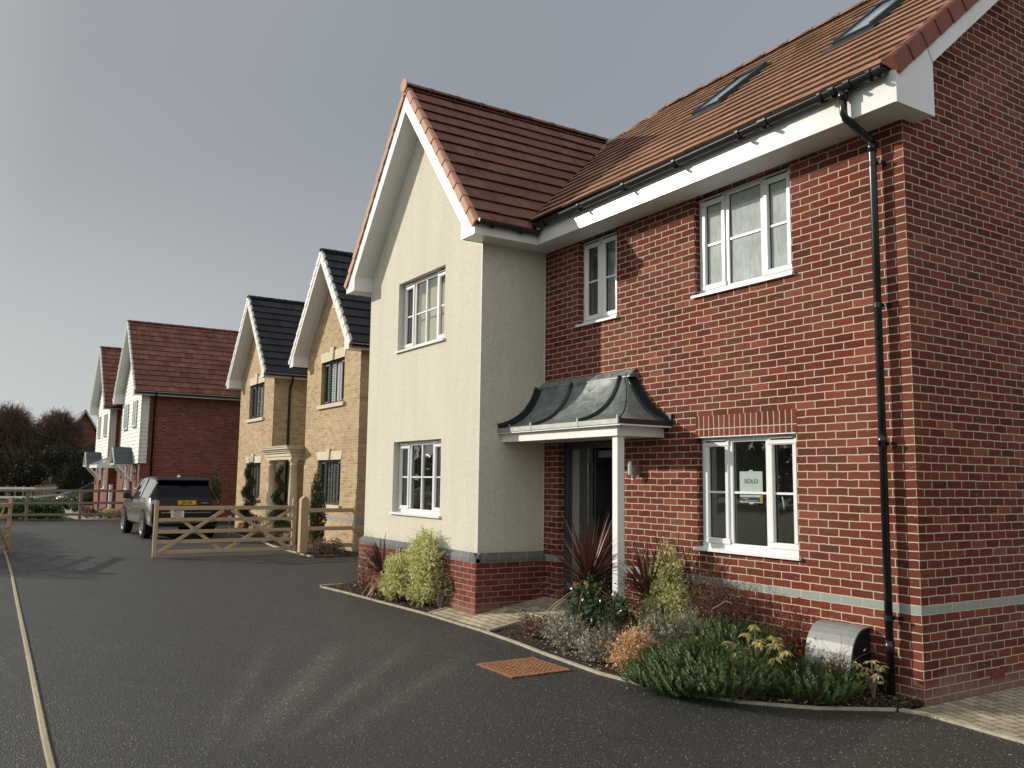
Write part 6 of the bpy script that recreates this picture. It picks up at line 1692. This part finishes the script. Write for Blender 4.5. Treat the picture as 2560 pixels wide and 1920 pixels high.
whorled('mahonia', 'small yellow green leaf whorls at the foot of the downpipe', -.30, -.25, [(-.12, -.04, .26), (.0, -.02, .30), (-.05, -.08, .20), (.07, -.05, .20), (.05, .03, .26), (-.1, .05, .22)], .08, .026, 'l_yel', 'twig_grey', 51)
T_ = twiggy('red_tipped_shrub', 'small upright twiggy shrub with red tips in front of the meter cover', -.50, -.46, 26, .40, .18, 'twig_red', 32, rad=.0042, arch=.1, sub=3)
mb = MB(); rn = random.Random(19)
for i in range(90):
    c = Vector((-.5 + rn.gauss(0, .10), -.46 + rn.gauss(0, .07), .06 + abs(rn.gauss(.15, .12)))); d = rdir(rn, .6); leaf(mb, c, d, d.cross(rdir(rn)).normalized(), .04, .014, rn.randrange(2))
mb.build('leaves', [M['l_vari'], M['l_red']], T_)
def rosette(label, x, y, r, n, mt, seed):
    rn = random.Random(seed); zz = max(gz(x, y), .01); mb = MB()
    for i in range(n):
        az = 2 * pi * i / n + rn.uniform(-.25, .25); d = Vector((cos(az), sin(az), .25)).normalized(); s = Vector((-sin(az), cos(az), 0)); L = r * rn.uniform(.7, 1.1); p = Vector((x, y, zz))
        mb.add([p, p + d * L * .5 + s * L * .17, p + d * L + Vector((0, 0, -.2 * L)), p + d * L * .5 - s * L * .17], [(0, 1, 2, 3)])
    tag(mb.build('weed', M[mt], org=(x, y, zz)), label, 'weed', 'leaf rosettes in the soil')
rosette('green leaf rosette at the kerb right of the wide green bush', -.64, -.93, .085, 11, 'l_yel', 1)
rosette('pale green seedling in the soil by the wall corner', -.14, -.22, .06, 7, 'l_laurel', 2)
rosette('bright green leaves behind the kerb between rust and grey shrubs', -3.50, -1.42, .07, 9, 'l_laurel', 3)
rosette('tiny green seedling behind the kerb above the drain cover end', -2.38, -1.54, .05, 7, 'l_yel', 4)
# fallen leaves and bark on the soil
mb = MB(); rn = random.Random(77)
for i in range(7000):
    x = rn.uniform(-9.6, -.02); k = kerb_y(x); y = rn.uniform(k + .04, -.03)
    if x < -5.45 and y > -1.12: continue
    if edge_x(y, PL_) - .03 < x < edge_x(y, PR_) + .03: continue
    z = gz(x, y) + rn.uniform(.0, .016); d = rdir(rn); d.z *= .35; d.normalize(); s = d.cross(Vector((rn.uniform(-.4, .4), rn.uniform(-.4, .4), 1))).normalized(); q = rn.uniform(.010, .034)
    leaf(mb, Vector((x, y, z)), d, s, q * 1.6, q * rn.uniform(.5, 1), 0)
for i in range(520):   # a few pieces blown over the kerb
    x = rn.uniform(-9.6, 3.5); y = kerb_y(x) - abs(rn.gauss(0, .22)) - .03; d = rdir(rn); d.z *= .2; d.normalize(); s = d.cross(Vector((rn.uniform(-.3, .3), rn.uniform(-.3, .3), 1))).normalized(); q = rn.uniform(.006, .018)
    leaf(mb, Vector((x, y, .012)), d, s, q * 1.6, q * rn.uniform(.5, 1), 0)
tag(mb.build('bark_mulch', M['l_mulch']), 'fallen leaves and bark chips scattered over the soil', 'mulch', kind='stuff')
lf = MB(); lf.add([(-1.62, -1.66, .012), (-1.56, -1.70, .03), (-1.50, -1.66, .014), (-1.56, -1.64, .012)], [(0, 1, 2, 3)]); tag(lf.build('fallen_leaf', M['l_yel'], org=(-1.56, -1.66, 0)), 'single pale yellow leaf lying on the asphalt by the kerb', 'leaf')

# bed and plants in front of the buff houses
b = MB(); b.poly([(-16.2, .12, .01), (-15.0, .12, .01), (-15.0, 3.0, .03), (-28.4, 1.5, .03), (-28.4, .75, .01), (-21.1, .56, .01), (-18.85, .26, .01)])
tag(b.build('front_bed', M['soil']), 'soil bed in front of the buff houses', 'soil', kind=S_)
b = MB(); pk = [(-15.2, .10), (-16.2, .10), (-18.85, .24), (-21.1, .54), (-28.4, .73)]
for a, c in zip(pk[:-1], pk[1:]): b.prism([(-.03, 0), (-.03, .03), (.03, .03), (.03, 0)], lambda p, q, t_, a=a, c=c: (a[0] + (c[0] - a[0]) * t_, a[1] + (c[1] - a[1]) * t_ + p, q), 0, 1)
tag(b.build('front_bed_kerb', M['kerb']), 'pale kerb strip edging the bed of the buff houses', 'kerb', kind=S_)
def topiary(label, x, y, h, seed, r0=.30, turns=3.2):
    rn = random.Random(seed); T = thing('spiral_conifer', label, 'topiary', (x, y, 0), 'spiral clipped conifers'); mb = MB(); N_ = 46
    for i in range(N_):
        t_ = i / N_; a = t_ * turns * 2 * pi; r_ = r0 * (1 - .72 * t_) * (.75 if t_ > .12 else 1.1); z = .35 + t_ * (h - .45)
        c = (x + cos(a) * r_ * .55, y + sin(a) * r_ * .55, z, r_ * .85, r_ * .85, .10)
        cloud(mb, rn, [c], 150 if t_ < .8 else 90, .07, .024, up=.6, shell=.2)
    for i in range(90): 
        c = Vector((x + rn.gauss(0, .06), y + rn.gauss(0, .06), h - .1 + rn.uniform(0, .22))); leaf(mb, c, Vector((rn.gauss(0, .4), rn.gauss(0, .4), 1)).normalized(), Vector((1, 0, 0)), .14, .012)
    mb.build('foliage', M['l_conif'], T); tb = MB(); tb.tube([(x, y, 0), (x, y, h * .9)], [.03, .015], 6); tb.build('trunk', M['bark'], T)
    return T
topiary('spiral clipped conifer left of the portico columns', -23.3, .78, 2.38, 1, r0=.42)
topiary('spiral clipped conifer with yellowing top between the portico columns', -19.95, .72, 2.22, 2, r0=.36)
def column_conifer(label, x, y, h, r, seed, lm='l_conif'):
    rn = random.Random(seed); T = thing('column_cypress', label, 'conifer', (x, y, 0), 'narrow column cypresses'); mb = MB(); bl = []
    for i in range(11):
        t_ = i / 10; bl.append((x + rn.gauss(0, .02), y + rn.gauss(0, .02), .25 + t_ * (h - .45), r * (sin(pi * min(1, .25 + t_ * .72)) ** .7 + .1), r * (sin(pi * min(1, .25 + t_ * .72)) ** .7 + .1), h * .10))
    cloud(mb, rn, bl, 4200, .085, .022, up=1.6, shell=.45); mb.build('foliage', M[lm], T); tb = MB(); tb.tube([(x, y, 0), (x, y, h * .8)], [.035, .015], 6); tb.build('trunk', M['bark'], T)
column_conifer('narrow dark cypress in front of the shuttered ground floor window', -16.75, .72, 2.15, .20, 3)
column_conifer('slim cypress seen behind the parked green car', -27.0, .62, 2.2, .21, 4)
for i, (x, y, lab, lm) in enumerate([(-16.15, .62, 'low dry shrub at the foot of the narrow cypress', 'l_lav'), (-15.9, .9, 'pale leafy plant behind the short fence', 'l_vari'), (-18.6, .78, 'rust coloured dry shrub behind the gate hinge end', 'l_rust'), (-20.9, .95, 'straw coloured low shrub behind the middle of the gate', 'l_lav'), (-22.2, .82, 'grey green low shrub beside the marker label', 'l_olive'), (-24.2, .9, 'yellowish low plant at the tail of the green car', 'l_vari')]):
    shrub('low_shrub', lab, x, y, [(0, 0, .20, .30, .18, .20), (.2, .05, .14, .2, .15, .14)], 520, .06, .026, [lm, 'l_rust'], 'twig_red', 60 + i, z=0, group='low shrubs in front of the buff houses', ntip=24)
pm = MB(); pm.box(-23.5, -23.49, .22, .34, .50, .62); pm.tube([(-23.5, .28, 0), (-23.5, .28, .5)], .008, 5); tag(pm.build('plant_marker', M['paper'], org=(-23.5, .28, 0)), 'small white marker on a stick seen through the gate', 'marker')
rn = random.Random(4); mb = MB()
for i in range(900):
    x = rn.uniform(-24, -15.3); y = rn.uniform(.35 if x > -20 else .6, 1.3); d = rdir(rn); d.z *= .3; q = rn.uniform(.03, .07); leaf(mb, Vector((x, y, rn.uniform(.02, .05))), d.normalized(), Vector((rn.uniform(-1, 1), rn.uniform(-1, 1), .2)).normalized(), q, q * .6)
tag(mb.build('leaf_litter', M['l_mulch']), 'fallen leaves in the bed of the buff houses', 'leaf litter', kind='stuff')

# laurels and low planting beyond the end fence
LA = 'glossy laurel bushes behind the end fence'
labs = ['laurel bush nearest the fence post at its right end', 'laurel bush second from the right in the row behind the fence', 'laurel bush in the middle of the row behind the fence', 'laurel bush left of the middle of the row behind the fence', 'laurel bush behind the tip of the open gate']
for i, (y, h) in enumerate([(-3.62, .92), (-4.12, .9), (-4.62, 1.0), (-5.12, .9), (-5.7, .8)]):
    shrub('laurel_bush', labs[i], -36.3 - .15 * (i % 2), y, [(0, 0, h * .55, .34, .34, h * .42), (0, .05, h * .3, .4, .36, h * .3)], 900, .15, .065, ['l_laurel'], seed=80 + i, group=LA, z=0, ntip=8)
for i, (x, y, lab, lm, h) in enumerate([(-37.2, -2.3, 'brown dry shrub behind the fence post', 'l_rust', .5), (-37.4, -1.75, 'brown green low shrub in front of the link door', 'l_lav', .45), (-36.8, -1.45, 'bright yellow green low plant right of the brown shrubs', 'l_yel', .42), (-36.6, -1.0, 'low pale green plant beside the parked green car', 'l_vari', .45), (-43.5, -2.2, 'round dark leafy bush in front of the dark hatchback', 'l_laurel', .95)]):
    shrub('garden_shrub', lab, x, y, [(0, 0, h * .55, .36, .34, h * .45), (.1, .2, h * .35, .3, .3, h * .3)], 600, .11, .05, [lm], seed=90 + i, group='small garden shrubs by the weatherboarded houses', z=0, ntip=16)
b = MB(); b.poly([(-35.02, -2.75, .0), (-35.02, -.9, .0), (-37, -1.2, .0), (-47, -2.2, .0), (-60, -3.0, .0), (-60, -3.9, 0), (-47, -3.4, 0), (-39, -3.1, 0)])
tag(b.build('driveway', M['drive']), 'pale paved drive curving past the weatherboarded houses', 'driveway', kind=S_)
b = MB(); b.box(-35.14, -35.04, -2.7, -.9, -.02, .04); tag(b.build('far_kerb', M['kerb']), 'pale kerb behind the end fence', 'kerb', kind=S_)
mb = MB(); rn = random.Random(15)
for i in range(5000):
    x = rn.uniform(-39, -35.0); y = rn.uniform(-9, -2.9); d = Vector((rn.gauss(0, .3), rn.gauss(0, .3), 1)).normalized(); leaf(mb, Vector((x, y, rn.uniform(.0, .03))), d, Vector((rn.uniform(-1, 1), rn.uniform(-1, 1), 0)).normalized(), rn.uniform(.06, .14), .012)
tag(mb.build('grass_tufts', M['l_grass']), 'rough grass at the foot of the end fence', 'grass', kind='stuff')
# laurel hedge beside the open gate, just left of the view: it throws the long shadow over the drive
rn = random.Random(16)
def hedge(label, x0, x1, y, h, seed, dn=260, gaps=0):
    T = thing('laurel_hedge', label, 'hedge', ((x0 + x1) / 2, y, 0)); mb = MB(); rn = random.Random(seed); bl = []
    x = x0
    while x < x1:
        hh = h * rn.uniform(.86, 1.05); bl.append((x, y + rn.gauss(0, .05), hh * .5, .34, .36, hh * .52)); x += .42
    cloud(mb, rn, bl, int(dn * len(bl)), .13, .06, shell=.35); mb.build('foliage', M['l_laurel'], T)
    sb = MB()
    for q in bl: branches(sb, rn, (q[0], q[1], 0), [(q[0] + rn.gauss(0, .2), q[1] + rn.gauss(0, .2), q[2] * 1.5) for _ in range(4)], .012)
    sb.build('stems', M['bark'], T)
hedge('laurel hedge along the left side of the drive behind the open gate', -29.5, -15.6, -7.4, 1.52, 17)

# ------------------------------------------------------------------ trees in the distance
def bare_tree(label, x, y, h, r, seed, n=420, dense=5200, lm=('l_tree2', 'l_tree'), trunk_h=.25, lsz=.13, zc=.62, rz=.40, droop=.5, name='bare_tree', low=True, group='bare domed trees beyond the white fence'):
    rn = random.Random(seed); T = thing(name, label, 'tree', (x, y, 0), group); tb = MB(); mb = MB(); cb = MB()
    tb.tube([(x, y, 0), (x + .1, y, h * trunk_h), (x, y + .1, h * .5)], [.22, .18, .10], 7)
    lim = []
    for i in range(9):
        az = 2 * pi * i / 9 + rn.uniform(-.3, .3); tp = Vector((x + cos(az) * r * .6, y + sin(az) * r * .6, h * rn.uniform(.6, .85))); b0 = Vector((x, y, h * trunk_h * rn.uniform(.6, 1.3))); md = b0.lerp(tp, .5) + Vector((0, 0, .3)); tb.tube([b0, md, tp], [.10, .07, .03], 5, caps=False); lim.append(tp)
    tb.build('trunk', M['bark'], T)
    for i in range(n):
        d0 = rdir(rn, .35); tip = Vector((x + d0.x * r, y + d0.y * r, h * zc + d0.z * h * rz)) ; s0 = rn.choice(lim).lerp(Vector((x, y, h * zc)), rn.random() * .6)
        q = rn.uniform(.8, 1.05); tip = Vector((x, y, h * zc)) + (tip - Vector((x, y, h * zc))) * q
        md = s0.lerp(tip, .6) + Vector((0, 0, .25)); e_ = tip + Vector((d0.x * .25, d0.y * .25, -droop * rn.random()))
        mb.tube([s0, md, tip, e_], [.022, .016, .010, .005], 3, caps=False)
        for _ in range(5):
            p0 = md.lerp(tip, rn.random()); d2 = (d0 + rdir(rn) * .9).normalized(); L = rn.uniform(.25, .65); p1 = p0 + d2 * L; mb.tube([p0, p1, p1 + Vector((d2.x * .15, d2.y * .15, -droop * .5 * rn.random()))], [.010, .007, .004], 3, caps=False)
    mb.build('twigs', M['twig_far'], T)
    if dense:
        bl = [(x + rn.gauss(0, r * .38), y + rn.gauss(0, r * .38), h * rn.uniform(.28, .72), r * rn.uniform(.3, .5), r * rn.uniform(.3, .5), h * rn.uniform(.08, .15)) for _ in range(14)]
        if low: bl += [(x + rn.gauss(0, r * .5), y + rn.gauss(0, r * .5), h * .18, r * .5, r * .5, h * .18) for _ in range(5)]
        cloud(cb, rn, bl, dense, lsz, lsz * .4, shell=.15); cb.build('crown', [M[k] for k in lm], T)
bare_tree('broad bare domed tree at the left edge of the view', -70, -4.4, 6.8, 2.15, 1, n=900, dense=7500)
bare_tree('bare tree with reddish twigs left of the far brick gable', -71, -1.0, 6.5, 1.8, 2, n=760, dense=2800, zc=.64)
bare_tree('bare tree outside the left edge, next to the broad domed one', -69, -8.6, 6.2, 2.1, 3, n=420, dense=5000)
def dark_tree(label, x, y, h, r, seed, dense=6500, lm=('l_tree', 'l_tree', 'l_tree2')):
    rn = random.Random(seed); T = thing('evergreen_tree', label, 'tree', (x, y, 0), 'dark evergreens along the field edge'); tb = MB(); tb.tube([(x, y, 0), (x, y, h * .7)], [.2, .05], 6)
    tb.build('trunk', M['bark'], T); cb = MB()
    bl = [(x + rn.gauss(0, r * .42), y + rn.gauss(0, r * .42), h * rn.uniform(.1, .78), r * rn.uniform(.3, .55), r * rn.uniform(.3, .55), h * rn.uniform(.10, .2)) for _ in range(16)]
    cloud(cb, rn, bl, dense, .17, .08, shell=.2); cb.build('crown', [M[k] for k in lm], T)
dk = [(-66, 1.9, 5.6, 1.6, 'dark evergreen right beside the weatherboarded house'), (-65, -.8, 4.6, 1.6, 'dark evergreen below the far brick gable'), (-66, -3.2, 4.0, 1.5, 'dark evergreen under the gap between the bare trees'), (-65, -5.6, 4.2, 1.6, 'dark evergreen at the left edge below the domed tree'),
      (-67, -8.4, 4.5, 1.8, 'dark evergreen outside the left edge of the view'), (-72, .9, 4.2, 1.4, 'dark evergreen in front of the far brick gable'), (-68, 4.6, 5.0, 2.0, 'dark evergreen hidden mostly behind the houses'), (-70, -12, 5.4, 2.4, 'dark evergreen farthest to the left')]
for i, (x, y, h, r, lab) in enumerate(dk): dark_tree(lab, x, y, h, r, 100 + i)
# distant woodland closing the horizon on every side
mb = MB(); rn = random.Random(55)
for i in range(150):
    a = 2 * pi * i / 150; R_ = rn.uniform(120, 150)
    x, y = -10 + cos(a) * R_, -5 + sin(a) * R_; h = rn.uniform(5, 9)
    if x < -60 and -40 < y < 60: h *= .7
    cloud(mb, rn, [(x, y, h * .45, 5.5, 5.5, h * .5)], 130, 2.6, 1.5, shell=.3)
for i in range(34):
    x = -75 + i * 3.1; cloud(mb, rn, [(x, -52 + rn.gauss(0, 2), 4, 3.0, 2.5, rn.uniform(3.5, 5.5))], 260, 1.1, .6, shell=.3)
M['l_wood'] = leaf_mat('far_wood_leaf', (0.05, 0.05, 0.035), (0.12, 0.11, 0.08), 0.1)
tag(mb.build('distant_woodland', M['l_wood']), 'far-off belt of dark trees along the horizon', 'woodland', kind='stuff')
